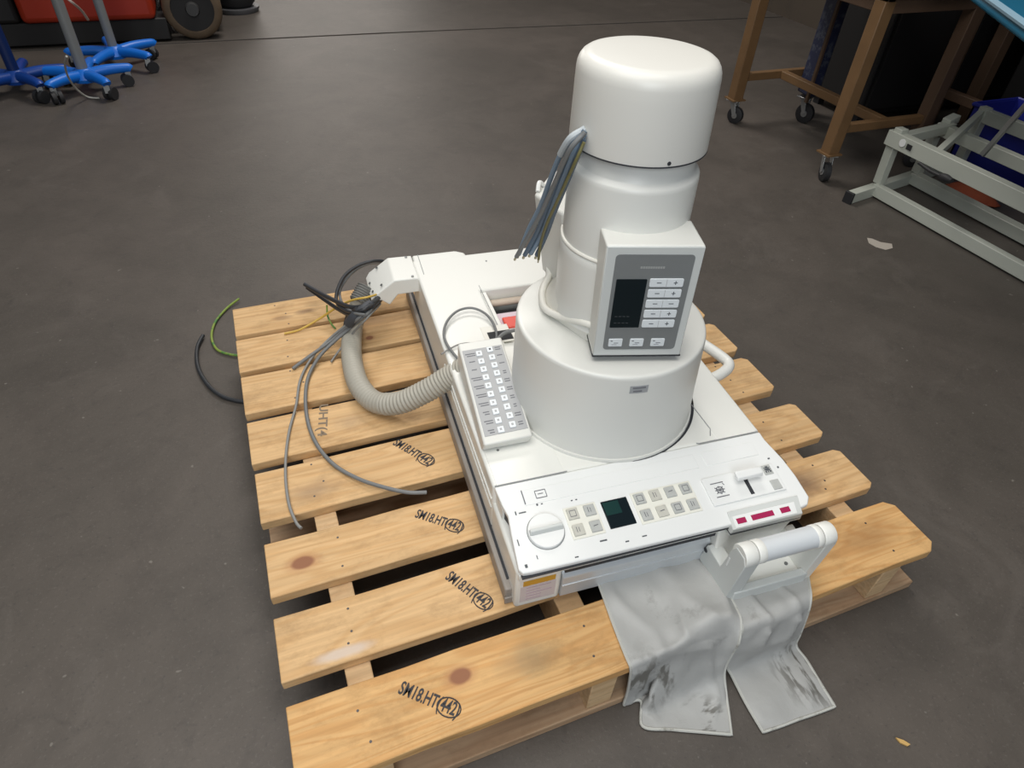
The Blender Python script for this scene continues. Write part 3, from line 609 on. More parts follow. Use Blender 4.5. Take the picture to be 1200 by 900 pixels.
b = MB(); b.lathe([(.0989, .6325), (.0989, .6345)], ax, n=96); b.build('cap_edge_shadow', GAP, capo)
curved('cable_slit', -171, -167.5, .640, .668, .0974, GAP, capo); 
hx, hy = ax(.64); b = MB(); b.disc((hx + .098 * math.cos(math.radians(-91)), hy + .098 * math.sin(math.radians(-91)), .639), (0, -1, 0), .0028, .0015, n=12); b.build('cap_screw_hole', GAP, capo)
# rear housing
A = [(.185, .470), (.200, .380), (.34, .36), (.352, .50), (.235, .53)]; B = [(.157, .468), (.181, .388), (.34, .36), (.352, .52), (.220, .552)]
b = MB(); b.loft([(u, v, .330) for u, v in A], [(u, v, .488) for u, v in B]); rear = b.build('rear_housing', STEM, unit, bevel=.006, seg=3)
b = MB(); b.tube([(.165, .470, .489), (.172, .485, .498), (.182, .490, .490)], .004, n=8); b.build('cable_clip', PANELW, rear)
# ---- tower control box
ang = math.radians(-13); e1 = Vector((math.cos(ang), math.sin(ang), 0)); e2v = Vector((-math.sin(ang), math.cos(ang), 0)); b0 = Vector((.1745, .1985, .341)); BW = .142; BH = .195
def bp(a, c_, h): return b0 + e1 * a + e2v * c_ + Vector((0, 0, h))
b = MB(); b.loft([bp(0, .0, 0), bp(BW, .0, 0), bp(BW, .075, 0), bp(0, .075, 0)], [bp(-.004, .0, BH), bp(BW - .005, .0, BH), bp(BW - .005, .075, BH), bp(-.004, .075, BH)])
cbox = b.build('control_box', STEM, unit, bevel=.003, seg=3)
def fp(a, h, d=0): return bp(a - .0045 * h / BH, -d, h)   # a across, h up
def fq(bm, a0, h0, a1, h1, d0=-.001, d1=.0012):
    bm.hexa([fp(a0, h0, d0), fp(a1, h0, d0), fp(a1, h1, d0), fp(a0, h1, d0), fp(a0, h0, d1), fp(a1, h0, d1), fp(a1, h1, d1), fp(a0, h1, d1)]); return bm
b = MB(); fq(b, .001, .0, BW - .001, BH - .001, -.002, .0016); b.build('face_plate', GREYW, cbox, bevel=.0015)
b = MB(); r_ = .006; x0, x1, y0, y1 = .0150, .1290, .0130, .1820
def rr(x0, y0, x1, y1, r, n=5):
    o = []
    for (cx, cy, a) in ((x1 - r, y1 - r, 0), (x0 + r, y1 - r, 90), (x0 + r, y0 + r, 180), (x1 - r, y0 + r, 270)):
        for k in range(n + 1): t = math.radians(a + 90 * k / n); o.append((cx + r * math.cos(t), cy + r * math.sin(t)))
    return o
def rprism(name, x0, y0, x1, y1, r, d0, d1, m, par, bevel=0):
    o = rr(x0, y0, x1, y1, r); q = MB(); q.loft([fp(a, h, d0) for a, h in o], [fp(a, h, d1) for a, h in o]); return q.build(name, m, par, bevel=bevel)
over = rprism('membrane_overlay', x0, y0, x1, y1, .006, .001, .0024, OVERLAY, cbox)
rprism('display_screen', .0205, .0560, .0655, .1420, .0015, .002, .0030, SCREEN, over)
for k in range(2): 
    q = MB(); 
    for j in range(4): fq(q, .026 + j * .006, .064 + k * .012, .030 + j * .006, .0655 + k * .012, .0028, .0033)
    q.build('display_print', mat('dim_display_print_%d' % k, (.03, .035, .04), .6), over)
q = MB()
for k in range(10): fq(q, .0525 + k * .0036, .1595, .0553 + k * .0036, .1628, .0022, .0027)
q.build('maker_name_print', mat('header_print', (.34, .35, .34), .6), over)
for k in range(5):
    h1 = .1432 - k * .0182; kb = rprism('rocker_button', .0695, h1 - .0138, .1195, h1, .0022, .002, .0040, BTN, over, bevel=.0004)
    q = MB(); fq(q, .0800, h1 - .0072, .0868, h1 - .0060, .0038, .0043)
    if k != 2: fq(q, .1050, h1 - .0072, .1108, h1 - .0060, .0038, .0043); fq(q, .1073, h1 - .0096, .1085, h1 - .0036, .0038, .0044)
    else: fq(q, .1040, h1 - .0072, .1115, h1 - .0060, .0038, .0043)
    q.build('button_symbol', MARK, kb)
    q = MB(); fq(q, .0943, h1 - .0130, .0949, h1 - .0008, .0038, .0042); q.build('button_divider', KPAN, kb)
for k in range(3):
    a = .0225 + k * .0333; kb = rprism('square_button', a, .0200, a + .0215, .0345, .0015, .002, .0038, BTN, over, bevel=.0004)
    q = MB(); fq(q, a + .003, .0300, a + .006, .0315, .0036, .0041); fq(q, a + .008, .0265, a + .015, .0275, .0036, .0041); fq(q, a + .005, .0235, a + .013, .0240, .0036, .0041); q.build('button_symbol', PRINTG, kb)
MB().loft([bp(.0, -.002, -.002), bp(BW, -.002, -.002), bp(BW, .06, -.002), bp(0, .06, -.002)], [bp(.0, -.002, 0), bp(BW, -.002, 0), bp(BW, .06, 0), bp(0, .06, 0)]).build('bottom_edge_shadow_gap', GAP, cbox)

# ================================================================== the hand keypad resting on the deck (same local frame)
def uw(p): return Matrix.Translation(UO) @ Matrix.Rotation(URZ, 4, 'Z') @ Vector(p)
K0 = Vector((.003, .207, TOP + .0015)); KB = uw(K0)
pad = tag(empty('push_button_keypad', KB, URZ - math.radians(-1.0)), 'white handheld keypad with two columns of square buttons lying against the round drum', 'keypad')
# local: a across, c along, h up
KW, KL = .088, .236
def kq(a, c_, h=0):   # point above the sloping top face
    t = c_ / KL; return Vector((a * KW + .014 * t + 0.001, c_, .023 + .038 * t + h))
b = MB()
b.loft([(-.001, .010, 0), (KW - .002, .008, 0), (KW + .012, KL - .004, .010), (.014, KL - .002, .010)], [kq(0, 0), kq(1, 0), kq(1, KL), kq(0, KL)])
case = b.build('keypad_case', STEM, pad, bevel=.004, seg=3)
def kb_(bm, a0, c0, a1, c1, h0, h1):
    bm.hexa([kq(a0, c0, h0), kq(a1, c0, h0), kq(a1, c1, h0), kq(a0, c1, h0), kq(a0, c0, h1), kq(a1, c0, h1), kq(a1, c1, h1), kq(a0, c1, h1)]); return bm
kpn = kb_(MB(), .055, .017, .945, KL - .022, -.001, .0010).build('keypad_overlay', KPAN, pad)
for j in range(10):
    for (ca, off) in ((.40, 0), (.655, .0055)):
        cc = .024 + off + j * .0196
        kk = kb_(MB(), ca - .065, cc - .0062, ca + .065, cc + .0062, .0008, .0030).build('keypad_button', BTN if not (j == 8 and off) else BTN, pad, bevel=.0006)
        q = kb_(MB(), ca - .022, cc - .002, ca + .022, cc + .0022, .0028, .0034); q.build('button_symbol', MARK if (j == 9 and off) else KPAN, kk)
pk = MB(); pr_k = MB(); rn = random.Random(4)
for j in range(10):
    cc = .024 + j * .0196; wl = [.10, .15, .10, .18, .19, .18, .20, .08, .10, .19][j]
    for r_i in range(2):
        if j in (7, 8) and r_i: continue
        kb_(pk, .19 - wl / 2 + r_i * .03, cc + .002 - r_i * .005, .19 + wl / 2 + .03, cc + .0040 - r_i * .005, .0009, .0013)
        wr = [.10, .13, .06, .09, .12, .12, .07, .12, .12, .12][j]
        kb_(pr_k, .83 - wr / 2, cc + .0078 - r_i * .005, .83 + wr / 2, cc + .0098 - r_i * .005, .0009, .0013)
pk.build('keypad_print', PRINTG, pad); pr_k.build('keypad_print', PRINTG, pad)
# ================================================================== hose and cables
def cable(name, pts, r, m, label, cat='cable', group=None, sub=8, n=8):
    P = [at(*p) if not isinstance(p, Vector) else p for p in pts]; org = P[0].copy()
    o = MB(org).tube(P, r, n=n, sub=sub).build(name, m, ang=60); o.location = org
    return tag(o, label, cat, group)
z0 = PT
hp = [(431, 338, .235), (424, 352, .212), (416, 372, .175), (412, 398, PT + .027), (413, 425, PT + .025), (421, 452, PT + .025), (440, 471, PT + .025), (468, 472, PT + .045), (500, 458, PT + .08), (528, 441, PT + .115), (549, 430, PT + .145)]
def hr(d, t):
    return .0232 + (.0013 * math.sin(d * 2 * PI / .0085) if t > .66 else .0003 * math.sin(d * 2 * PI / .0085))
hose = cable('corrugated_hose', hp, hr, HOSE, 'thick beige corrugated hose curving from the back arm across the pallet to the keypad', 'hose', sub=60, n=24)
# grey ribbed cuff where the hose leaves the arm
q = MB(hose.location); c1 = at(431, 338, .235); c2 = at(421, 355, .212)
q.tube([c1 + (c2 - c1) * t for t in (0, .25, .5, .75, 1)], lambda d, t: .0255 + .0012 * math.sin(d * 2 * PI / .006), n=24, sub=12); q.build('hose_cuff', mat('grey_cuff', (.15, .15, .14), .6), hose)
Z = PT
G1 = 'cut grey cables lying across the deck boards'
cable('grey_cable', [(443, 350, .235), (428, 363, .255), (408, 379, .205), (385, 398, Z + .02), (365, 420, Z + .008), (352, 445, Z + .006), (347, 475, Z + .005), (339, 505, Z + .005), (335, 535, Z + .005), (335, 565, Z + .005), (339, 592, Z + .005), (347, 612, Z + .003), (353, 619, Z + .003)], .0029, LGREYC, 'thin light grey cable running down the left side of the pallet')
cable('grey_cable', [(445, 352, .23), (430, 368, .255), (412, 383, .205), (394, 398, Z + .035), (375, 417, Z + .015), (362, 440, Z + .007), (358, 465, Z + .006), (361, 495, Z + .006), (372, 522, Z + .006), (392, 545, Z + .006), (420, 561, Z + .008), (450, 571, Z + .012), (478, 577, Z + .014), (500, 577, Z + .012)], .0040, GREYC, 'dark grey cable curving across four boards with its cut end near the unit')
cable('grey_cable', [(443, 355, .22), (424, 370, .25), (404, 386, .19), (386, 401, Z + .02), (362, 418, Z + .012), (343, 432, Z + .005)], .0040, GREYC, 'short grey cable ending on the third board from the back')
cable('black_cable', [(418, 362, .262), (407, 372, .215), (404, 390, .17), (404, 404, Z + .012), (406, 420, Z + .008)], .0052, BLACKC, 'short black cable hanging down beside the left of the thick hose')
cable('black_cable', [(447, 346, .235), (432, 357, .262), (412, 360, .245), (396, 354, .215), (378, 345, .20), (357, 333, .205)], .0055, BLACKC, 'upper black cable whose cut end points left over the back board')
cable('black_cable', [(447, 350, .225), (432, 364, .255), (412, 369, .235), (396, 362, .200), (380, 351, .18), (360, 337, .185)], .0052, BLACKC, 'lower black cable beside its twin pointing left over the back board')
cable('black_cable', [(449, 306, .235), (436, 306, .245), (420, 311, .24), (405, 322, .23), (397, 336, .22), (394, 350, .205), (399, 360, .215), (412, 366, .245), (428, 362, .268), (440, 354, .25)], .0044, BLACKC, 'outer black cable looping up behind the white hose arm')
cable('black_cable', [(449, 308, .22), (432, 309, .23), (416, 317, .225), (404, 330, .215), (398, 343, .20), (402, 357, .215), (414, 366, .25), (428, 369, .262)], .0034, GREYC, 'inner dark cable looping up behind the white hose arm')
cable('yellow_wire', [(447, 343, .24), (432, 348, .265), (412, 352, .25), (395, 360, .20), (375, 373, Z + .02), (352, 386, Z + .006), (333, 391, Z + .004)], .0027, YELC, 'yellow wire lying over the two back boards', 'wire')
cable('green_wire', [(383, 358, Z + .03), (384, 370, Z + .02), (388, 379, Z + .008), (393, 385, Z + .004)], .0022, GRNC, 'short thin green wire beside the black cable bundle', 'wire')
cable('grey_cable', [(446, 356, .225), (430, 373, .25), (413, 391, .19), (398, 410, Z + .012), (388, 424, Z + .005)], .0024, LGREYC, 'thin pale cable crossing beside the left of the thick hose')
cable('green_wire', [(280, 350, .012), (265, 362, .006), (252, 378, .006), (248, 395, .006), (254, 409, .006), (268, 415, .006), (285, 417, .006)], .0034, GRNC, 'green and yellow wire curling out from under the pallet corner', 'wire')
cable('black_cable', [(238, 393, .01), (231, 408, .007), (232, 430, .007), (243, 450, .007), (258, 463, .007), (275, 469, .007), (290, 471, .007)], .0050, BLACKC, 'black cable lying on the bare floor left of the pallet')
# knot of cable ties round the bundle
q = cable('cable_bundle_wrap', [(434, 357, .255), (426, 363, .255), (416, 371, .24), (409, 379, .215)], .0125, mat('dark_bundle_wrap', (.05, .055, .065), .6), 'dark taped wrap round the cable bundle beside the hose', 'cable wrap')
# loose lead on the unit: loop out of the socket well
def L(u, v, w): return uw((u, v, w))
def onw(px, py, w):
    return at(px, py, UO[2] + w)
cable('grey_cable', [onw(578, 404, .140), onw(582, 394, .150), onw(578, 379, .154), onw(568, 367, .156), onw(553, 361, .158), onw(537, 364, .158), onw(525, 375, .156), onw(520, 389, .154), onw(523, 402, .152), onw(532, 415, .152), onw(542, 426, .152), onw(549, 433, .152)], .0028, GREYC, 'dark grey loop of cable lying on the white left beam')
cable('grey_cable', [onw(573, 409, .150), onw(563, 404, .151), onw(550, 402, .151), onw(537, 404, .151), onw(525, 410, .150), onw(517, 415, .150)], .0017, LGREYC, 'thin pale lead crossing the white left beam under the dark loop')
cable('grey_cable', [onw(575, 411, .146), onw(580, 402, .155), onw(590, 391, .162), onw(603, 387, .165), onw(612, 386, .162)], .0038, GREYC, 'short dark cable running from the socket well to the drum')
# cut cables hanging out of the cap slit
def onv(px, py, v):
    vd = Vector((-math.sin(URZ), math.cos(URZ), 0)); d = ray(px, py); t = (v - (CAM - Vector(UO)).dot(vd)) / d.dot(vd); return CAM + d * t
hang = [((683, 153), (668, 163), (656, 183), (645, 210), (634, 240), (620, 268), (608, 298), .0040, BLUEG2, 'pale blue-grey'),
        ((683, 156), (671, 170), (661, 192), (650, 220), (640, 247), (628, 275), (615, 299), .0042, BLUEG, 'slate blue'),
        ((683, 160), (674, 176), (665, 198), (655, 222), (645, 248), (634, 276), (622, 297), .0042, BLUEG2, 'pale steel'),
        ((683, 166), (677, 182), (669, 202), (659, 226), (649, 250), (640, 275), (629, 299), .0040, BLUEG, 'dark slate'),
        ((683, 158), (669, 174), (657, 198), (645, 226), (632, 254), (617, 280), (605, 301), .0036, GREYC, 'charcoal'),
        ((683, 170), (675, 188), (664, 212), (652, 238), (641, 262), (634, 284), (631, 304), .0024, mat('olive_sheath', (.17, .155, .06), .5), 'olive yellow')]
words = ['closest to the drum side at its top', 'second from the left at its lower end', 'in the middle of the bundle', 'right of the middle of the bundle', 'with the lowest left cut end', 'rightmost at its lower end']
words = ['palest at its top', 'second from left below', 'in the middle of the bundle', 'right of the bundle middle', 'lowest left cut end', 'rightmost below']
for i, h in enumerate(hang):
    vs = [.288, .29, .31, .335, .36, .385, .40]
    P = [onv(h[k][0], h[k][1], vs[k] - .004 * i) for k in range(7)]
    P = [P[0] + (P[0] - P[1]).normalized() * .004] + P
    cb = cable('tower_cable', P, h[7], h[8], '%s cut cable hanging from the top cap, %s' % (h[9], words[i]), 'cable', 'cut cables hanging beside the tower')
    if i == 0:
        q = MB(P[0]); q.tube([P[0], P[1], P[2], P[2].lerp(P[3], .9)], h[7] * 1.35, n=10, sub=8); q.build('pale_sleeve', mat('pale_sleeve_plastic', (.44, .48, .50), .5), cb)
    d = (P[-1] - P[-2]).normalized(); q = MB(P[0]); q.tube([P[-1], P[-1] + d * .008], h[7] * .55, n=8, smooth=False); q.build('bare_cable_end', mat('copper_core_%d' % i, (.45, .42, .30), .4, metal=.3), cb)
# ================================================================== background, right: table on castors
def caster(root, x, y, rz, R=.036, h=.105, plate=True, name='caster', mt=ZINC):
    M = Matrix.Translation((x, y, 0)) @ Matrix.Rotation(rz, 4, 'Z')
    def T(p): return M @ Vector(p)
    o = root.location; q = MB(o)
    q.prism([T((-.03, -.03, h - .004)), T((.03, -.03, h - .004)), T((.03, .03, h - .004)), T((-.03, .03, h - .004))], (0, 0, .005))
    for s in (-1, 1): q.prism([T((.016, s * .016, h - .004)), T((-.016, s * .016, h - .004)), T((-.032, s * .016, R + .004)), T((-.018, s * .016, R - .008))], (M.to_3x3() @ Vector((0, s * .003, 0))))
    c = q.build(name, mt, root, bevel=.001)
    w = MB(o); w.lathe
    a = M.to_3x3() @ Vector((0, 1, 0)); ctr = T((-.024, 0, R))
    w.tube([ctr - a * .0125, ctr - a * .010, ctr + a * .010, ctr + a * .0125], (lambda d, t: R if .05 < t < .95 else R * .86), n=24, smooth=False); w.build('caster_wheel', RUBBER, c)
    w = MB(o); w.tube([ctr - a * .0145, ctr + a * .0145], R * .35, n=14, smooth=False); w.build('wheel_hub', ZINC, c)
    return c
tb = tag(empty('wheeled_work_table', (2.585, .79, 0)), 'brown steel work table on castors with a pale top, upper right of the photo', 'table')
o = tb.location
for (x, y) in ((2.345, 1.12), (2.335, .455), (2.80, 1.12), (2.80, .455)):
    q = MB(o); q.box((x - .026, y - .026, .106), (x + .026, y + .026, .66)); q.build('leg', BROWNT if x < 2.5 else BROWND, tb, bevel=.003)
    q = MB(o); q.box((x - .036, y - .036, .106), (x + .036, y + .036, .112)); q.build('caster_plate', BROWNT, tb)
for (x, y, rz) in ((2.345, 1.12, 2.0), (2.335, .455, 1.2), (2.80, 1.12, .6), (2.80, .455, 2.6)): caster(tb, x, y, rz, R=.038)
for (a, b_) in (((2.37, 1.105, .19), (2.775, 1.135, .225)), ((2.37, .44, .19), (2.775, .47, .225)), ((2.565, .47, .19), (2.60, 1.105, .225))): MB(o).box(a, b_).build('lower_rail', BROWNT, tb, bevel=.003)
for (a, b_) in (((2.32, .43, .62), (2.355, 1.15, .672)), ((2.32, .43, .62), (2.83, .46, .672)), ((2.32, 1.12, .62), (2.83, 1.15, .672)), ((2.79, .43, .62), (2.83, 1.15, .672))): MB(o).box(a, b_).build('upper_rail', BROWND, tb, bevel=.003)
MB(o).box((2.30, .40, .674), (2.86, 1.18, .70)).build('table_top', TOPM, tb, bevel=.003)
# patterned covered trolley behind it
tr2 = tag(empty('covered_trolley', (2.78, .98, 0)), 'narrow castor trolley under a dark blue patterned cover, beneath the work table', 'trolley')
o = tr2.location
q = MB(o); q.loft([(2.66, .985, .13), (2.725, .985, .13), (2.745, 1.09, .13), (2.68, 1.09, .13)], [(2.66, .985, .655), (2.725, .985, .655), (2.745, 1.09, .655), (2.68, 1.09, .655)]); 
q.build('patterned_cover', PATT, tr2, bevel=.01)
q = MB(o); q.box((2.650, .975, .112), (2.662, .99, .655)); q.build('cover_edge_post', BROWND, tr2)
caster(tr2, 2.70, 1.04, 1.9, R=.045, h=.118)
# second table with dark legs further right
t2 = tag(empty('dark_work_table', (3.45, .55, 0)), 'dark brown table deep in the shade, behind the white couch frame', 'table'); o = t2.location
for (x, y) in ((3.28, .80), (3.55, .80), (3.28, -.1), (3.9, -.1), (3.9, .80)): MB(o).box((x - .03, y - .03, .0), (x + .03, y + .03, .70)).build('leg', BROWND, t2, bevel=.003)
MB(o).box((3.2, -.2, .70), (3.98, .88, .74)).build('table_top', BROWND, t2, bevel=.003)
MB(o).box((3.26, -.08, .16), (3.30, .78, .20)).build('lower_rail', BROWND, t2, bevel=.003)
# invented black cabinet, added to keep the background behind the table dark
cb2 = tag(empty('added_dark_cabinet', (3.5, 1.2, 0)), 'added tall black two-door cabinet that keeps the background dark behind the work table', 'cabinet'); o = cb2.location
MB(o).box((2.965, .93, .04), (4.05, 1.27, 1.25)).build('carcass', DARKM, cb2, bevel=.006)
for k in range(2):
    d = MB(o).box((2.98 + k * .535, .912, .07), (3.505 + k * .535, .929, 1.22)).build('door', DARKM, cb2, bevel=.002)
    MB(o).tube([(3.47 + k * .08, .902, .60), (3.47 + k * .08, .902, .72)], .006, smooth=False).build('handle', SCREW, d)
for (x, y) in ((3.0, .96), (3.0, 1.24), (4.01, .96), (4.01, 1.24)): MB(o).box((x - .02, y - .02, 0), (x + .02, y + .02, .041)).build('foot', RUBBER, cb2)
cb3 = tag(empty('black_storage_box', (3.75, .2, 0)), 'big black storage box under the dark table', 'box'); o = cb3.location
MB(o).box((3.62, -.02, .0), (4.05, .72, .55)).build('box_body', DARKM, cb3, bevel=.01); MB(o).box((3.60, -.04, .551), (4.07, .74, .59)).build('lid', DARKM, cb3, bevel=.006)
# ================================================================== adjustable couch frame
fr = tag(empty('treatment_couch', (2.6, -.1, 0)), 'white metal treatment couch frame with a bright blue padded top at the right edge', 'couch'); o = fr.location
def bar(name, a, b_, w, h, m=COUCHM, par=fr, bev=.002):
    a = Vector(a); b_ = Vector(b_); d = (b_ - a).normalized(); s = d.cross(Vector((0, 0, 1))); s = s.normalized() if s.length > .1 else Vector((1, 0, 0)); u = s.cross(d)
    q = MB(par.location if par.parent is None else par.parent.location)
    q.loft([a + s * w / 2 + u * h / 2, a - s * w / 2 + u * h / 2, a - s * w / 2 - u * h / 2, a + s * w / 2 - u * h / 2], [b_ + s * w / 2 + u * h / 2, b_ - s * w / 2 + u * h / 2, b_ - s * w / 2 - u * h / 2, b_ + s * w / 2 - u * h / 2])
    return q.build(name, m, par, bevel=bev)
bar('foot_bar', (2.28, .235, .022), (2.90, .355, .022), .034, .042)
bar('foot_bar', (2.28, -1.20, .022), (2.90, -1.08, .022), .034, .042)
for s in (2.272, ): bar('foot_cap', (s, .2335, .022), (2.284, .2358, .022), .038, .046, RUBBER)
bar('base_rail', (2.43, .26, .030), (2.47, -1.16, .030), .032, .045)
bar('base_rail', (2.68, .30, .030), (2.70, -1.12, .030), .045, .045)
bar('upright', (2.445, .262, .05), (2.432, .262, .215), .032, .036)
bar('upright', (2.69, .30, .05), (2.69, .30, .20), .032, .036)
bar('upright', (2.47, -1.13, .05), (2.46, -1.13, .215), .032, .036)
bar('upright', (2.70, -1.10, .05), (2.70, -1.10, .20), .032, .036)
bar('upper_rail', (2.425, .285, .232), (2.445, -1.16, .232), .040, .055)
bar('upper_rail', (2.72, .32, .225), (2.74, -1.14, .225), .035, .045)
bar('upper_cross_bar', (2.43, .245, .235), (2.75, .290, .235), .035, .035)
bar('upper_cross_bar', (2.44, .08, .245), (2.90, .30, .275), .022, .030)
bar('upper_cross_bar', (2.44, -.35, .245), (2.74, -.25, .245), .030, .035)
bar('inner_post', (2.90, .29, .03), (2.90, .29, .30), .035, .035)
bar('inner_rail', (2.90, .29, .27), (2.95, -1.0, .27), .03, .05)
bar('hinge_block', (2.43, .27, .262), (2.43, .235, .262), .035, .022)
bar('end_stop', (2.72, .30, .25), (2.78, .31, .262), .035, .03)
q = MB(o); q.disc((2.4035, .205, .238), (-1, 0, 0), .014, .002, n=20); q.build('round_plate', PANELW, fr)
bar('slot', (2.4035, .184, .234), (2.4035, .160, .234), .002, .020, RUBBER)
q = MB(o); q.tube([(2.395, .10, .205), (2.390, .04, .200), (2.388, -.01, .202)], .006, n=10); lv_ = q.build('lever_rod', RUBBER, fr)
q = MB(o); q.tube([(2.388, -.005, .202), (2.386, -.03, .204), (2.384, -.055, .206)], (lambda d, t: .008 + .006 * math.sin(PI * min(1, t * .9 + .1))), n=12); q.build('lever_knob', RUBBER, lv_)
bar('support_strut', (2.62, .037, .235), (2.61, -.05, .53), .012, .018, ZINC)
bar('support_strut', (2.61, -.05, .53), (2.45, -.20, .70), .012, .018, ZINC)
bar('support_strut', (2.62, -.75, .235), (2.40, -.55, .70), .012, .018, ZINC)
# padded top, tilted across the frame
P1 = at(1139, -10, .76); P2 = at(1204, 38, .76); d = (P2 - P1).normalized(); nn = Vector((-d.y, d.x, 0));  nn = nn if nn.x > 0 else -nn
c_ = [P1 - d * .22, P2 + d * .55, P2 + d * .55 + nn * .52, P1 - d * .22 + nn * .52]
q = MB(o); q.prism([p + Vector((0, 0, -.025)) for p in c_], (0, 0, .04)); pad_ = q.build('padded_top', BLUEV, fr, bevel=.014, seg=4)
q = MB(o); q.tube([c_[0] + Vector((0, 0, .010)), c_[1] + Vector((0, 0, .010))], .009, n=8, smooth=False); q.build('piping', BLUEE, pad_)
q = MB(o); i_ = nn * .10; q.prism([c_[0] + i_ + d * .05 + Vector((0, 0, -.04)), c_[1] + i_ - d * .05 + Vector((0, 0, -.04)), c_[2] - i_ - d * .05 + Vector((0, 0, -.04)), c_[3] - i_ + d * .05 + Vector((0, 0, -.04))], (0, 0, .0155)); q.build('top_support_board', DARKM, fr)
# blue crate and things around the frame
cr = tag(empty('plastic_crate', (3.12, .18, 0)), 'dark blue plastic crate standing behind the white couch frame', 'crate'); o = cr.location
X0, X1, Y0, Y1, HH = 2.98, 3.24, -.05, .40, .27
q = MB(o)
for (a, b_) in (((X0, Y0, 0), (X1, Y1, .008)), ((X0, Y0, 0), (X0 + .008, Y1, HH)), ((X1 - .008, Y0, 0), (X1, Y1, HH)), ((X0, Y0, 0), (X1, Y0 + .008, HH)), ((X0, Y1 - .008, 0), (X1, Y1, HH))): q.box(a, b_)
q.build('crate_shell', BLUED, cr)
q = MB(o); q.tube([(X0, Y0, HH), (X1, Y0, HH), (X1, Y1, HH), (X0, Y1, HH), (X0, Y0, HH)], .009, n=8, smooth=False); q.build('crate_rim', BLUED, cr)
rg = MB((2.84, .13, 0)); rn = random.Random(5); V = []
for i in range(9):
    row = []
    for j in range(13):
        a = 2 * PI * j / 12; r = (i / 8); x = 2.84 + (.055 + .012 * math.sin(3 * a)) * r * math.cos(a); y = .13 + (.12 + .02 * math.cos(2 * a + 1)) * r * math.sin(a)
        row.append(rg.v((x, y, max(.003, .055 * math.cos(r * PI / 2) + .010 * math.sin(7 * a + i) * (1 - r) + (.004 if r > .9 else 0)))))
    V.append(row)
for i in range(8):
    for j in range(12): rg.face([V[i][j], V[i + 1][j], V[i + 1][j + 1], V[i][j + 1]])
r_ = rg.build('crumpled_rag', RAG, ang=60, solid=.004); r_.location = (2.84, .13, 0.002); tag(r_, 'crumpled orange-red rag on the floor under the couch frame', 'rag')
# ---- litter on the floor
def flat(name, px, m, label, cat, th=.0012):
    P = [at(x, y, .0006) for x, y in px]; c0 = sum(P, Vector()) / len(P); q = MB(c0); q.prism(P, (0, 0, th)); b_ = q.build(name, m); b_.location = c0; return tag(b_, label, cat)
flat('paper_scrap', [(1016, 279), (1022, 280), (1032, 284), (1045, 286), (1046, 291), (1038, 293), (1027, 290), (1018, 285)], PAPER, 'torn scrap of paper on the floor left of the couch frame', 'paper scrap')
flat('wood_splinter', [(1049, 865), (1058, 868), (1066, 873), (1063, 875), (1054, 871)], WOODCHIP, 'small wood splinter on the floor at the lower right', 'splinter', .003)

# ================================================================== background, left: blue drip stand bases and the red machine
def drip(label, bx, by, ph, poles, leg_r=.24, rot=0, pole_m=POLE, pr_=.024, lean=(0, 0), base_m=BLUEB):
    r = tag(empty('rolling_stand', (bx, by, 0)), label, 'stand', 'rolling stands with five-legged bases'); o = r.location
    q = MB(o); q.lathe([(.055, .05), (.06, .065), (.05, .09), (.03, .105)], lambda w: (bx, by), n=32); base = q.build('hub', base_m, r)
    for k in range(5):
        a = rot + 2 * PI * k / 5; ca, sa = math.cos(a), math.sin(a)
        q = MB(o); q.tube([(bx + ca * .03, by + sa * .03, .076), (bx + ca * leg_r * .55, by + sa * leg_r * .55, .084), (bx + ca * leg_r, by + sa * leg_r, .082), (bx + ca * (leg_r + .015), by + sa * (leg_r + .015), .076)], lambda d, t: .026 - .006 * t, n=12)
        q.build('base_leg', base_m, r)
        x, y = bx + ca * leg_r, by + sa * leg_r; M = a + 1.1 + k
        dx, dy = math.cos(M), math.sin(M); q = MB(o)
        for s in (-1, 1):
            cx, cy = x - dy * s * .014 + dx * .012, y + dx * s * .014 + dy * .012
            q.tube([(cx + dy * .008, cy - dx * .008, .028), (cx - dy * .008, cy + dx * .008, .028)], .0275, n=20, smooth=False)
        w = q.build('caster_wheel', RUBBER, r)
        q = MB(o); q.box((x - .012, y - .012, .035), (x + .012, y + .012, .070)); q.build('caster_fork', ZINC, w)
    q = MB(o); q.tube([(bx, by, .08), (bx + lean[0], by + lean[1], ph)], pr_, n=20, smooth=False); q.build('pole', pole_m, r)
    q = MB(o); q.lathe([(pr_ + .006, ph * .62), (pr_ + .008, ph * .62 + .01), (pr_ + .008, ph * .62 + .05), (pr_ + .004, ph * .62 + .06)], lambda w: (bx, by), n=20); q.build('pole_clamp', RUBBER, r)
    return r
B1 = at(99, 90, .13); B2 = at(134, 62, .13); B3 = at(28, 86, .13)
drip('blue five-legged rolling stand with a grey pole, nearest of the stands', -.535, 2.26, 1.6, 1, rot=math.radians(230), leg_r=.185)
drip('blue rolling stand with a grey pole between the nearest stand and the red machine', -.425, 2.62, 1.6, 1, rot=math.radians(-40), leg_r=.2, pr_=.022)
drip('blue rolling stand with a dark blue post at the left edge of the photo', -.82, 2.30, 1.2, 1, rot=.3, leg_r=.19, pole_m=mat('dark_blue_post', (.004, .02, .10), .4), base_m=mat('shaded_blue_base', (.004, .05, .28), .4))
cable('white_tube', [(78, 66, .30), (76, 75, .24), (79, 88, .16), (86, 100, .09), (95, 109, .04), (104, 114, .008), (116, 115, .006)], .0042, mat('white_tubing', (.50, .49, .44), .5), 'thin white tube dangling from the nearest stand to the floor', 'tube')
cable('white_tube', [(76, -4, .62), (86, 4, .60), (96, 13, .56), (103, 23, .52)], .004, mat('white_tubing_2', (.45, .38, .34), .5), 'thin pale tube hanging in front of the red machine', 'tube')
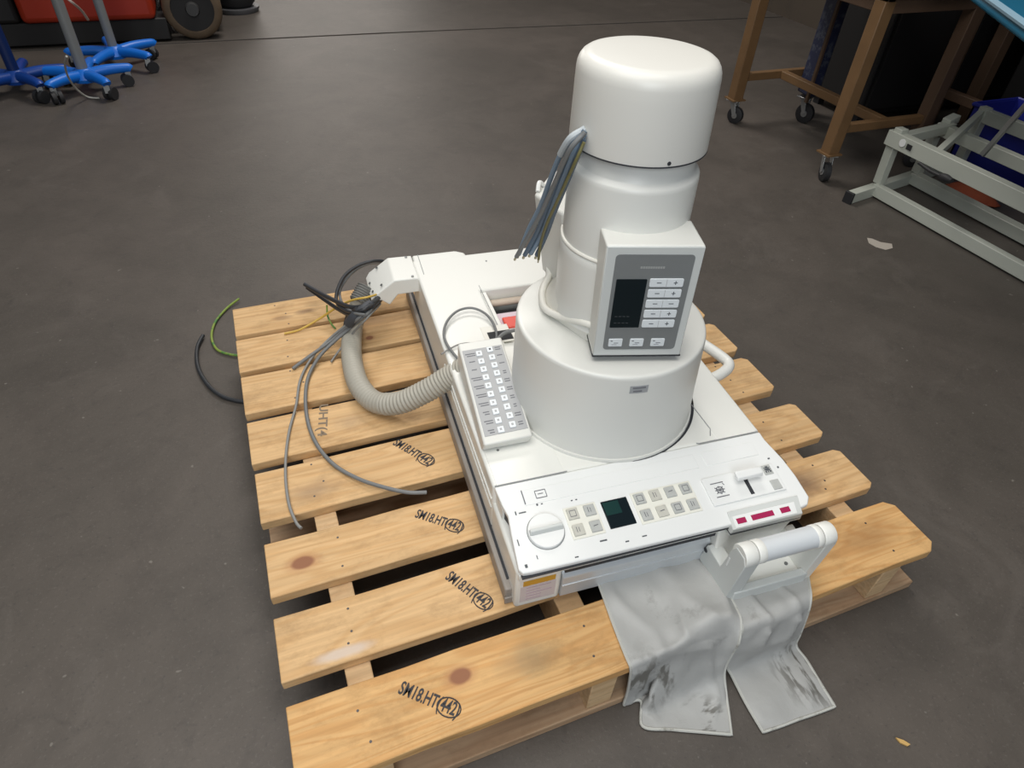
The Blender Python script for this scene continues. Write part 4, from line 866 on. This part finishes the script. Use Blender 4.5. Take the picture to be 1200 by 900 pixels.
rm = tag(empty('red_floor_machine', (-.6, 3.3, 0)), 'red wheeled machine with a black wheel and brown tyre at the top left', 'machine'); o = rm.location
q = MB(o); q.prism([(-.87, 3.02, .125), (-.215, 3.02, .125), (-.215, 3.02, .52), (-.26, 3.02, .60), (-.87, 3.02, .60)], (0, .55, 0)); q.build('machine_body', REDM, rm, bevel=.03, seg=4)
MB(o).box((-1.30, 3.06, .012), (-.17, 3.62, .124)).build('chassis', DARKM, rm, bevel=.006)
MB(o).box((-1.30, 3.04, .126), (-.88, 3.56, .60)).build('side_module', DARKM, rm, bevel=.02)
MB(o).box((-.19, 3.22, .10), (.14, 3.60, .45)).build('wheel_arch', DARKM, rm, bevel=.01)
def wheel(cx, y0, y1, R, name='front_wheel'):
    cy = (y0 + y1) / 2
    q = MB(o); hw = (y1 - y0) / 2
    prof_ = [(-hw, R * .72), (-hw, R * .86), (-hw * .8, R * .97), (-hw * .4, R), (hw * .4, R), (hw * .8, R * .97), (hw, R * .86), (hw, R * .72)]
    rings = [[q.v((cx + r * math.cos(2 * PI * k / 48), cy + dy, R + r * math.sin(2 * PI * k / 48))) for k in range(48)] for dy, r in prof_]
    for i in range(len(rings)):
        for k in range(48): q.face([rings[i][k], rings[i][(k + 1) % 48], rings[(i + 1) % len(rings)][(k + 1) % 48], rings[(i + 1) % len(rings)][k]])
    w = q.build(name, TYRE, rm, ang=50)
    q = MB(o); q.tube([(cx, y0 + .012, R), (cx, y0 + .02, R), (cx, y1 - .012, R)], lambda d, t: R * .72, n=40, smooth=False); q.build('rim', DARKM, w)
    q = MB(o); q.tube([(cx, y0 - .012, R), (cx, y0 + .002, R), (cx, y0 + .02, R)], lambda d, t: R * (.20 + .06 * t), n=24, smooth=False); q.build('hub_cap', mat('hub_grey', (.05, .05, .05), .4), w)
wheel(-.02, 3.06, 3.17, .160)
wheel(.0, 3.50, 3.60, .150, 'rear_wheel')
bd = tag(empty('black_waste_drum', (.235, 3.75, 0)), 'black rounded drum standing right of the red machine', 'drum')
MB(bd.location).lathe([(.135, .0), (.145, .02), (.145, .03)], lambda w: (.235, 3.75), n=40).build('base_ring', mat('grey_base_ring', (.10, .10, .105), .5), bd)
MB(bd.location).lathe([(.10, .03), (.125, .06), (.13, .10), (.13, .42), (.11, .46)], lambda w: (.235, 3.75), n=40).build('drum_body', RUBBER, bd)
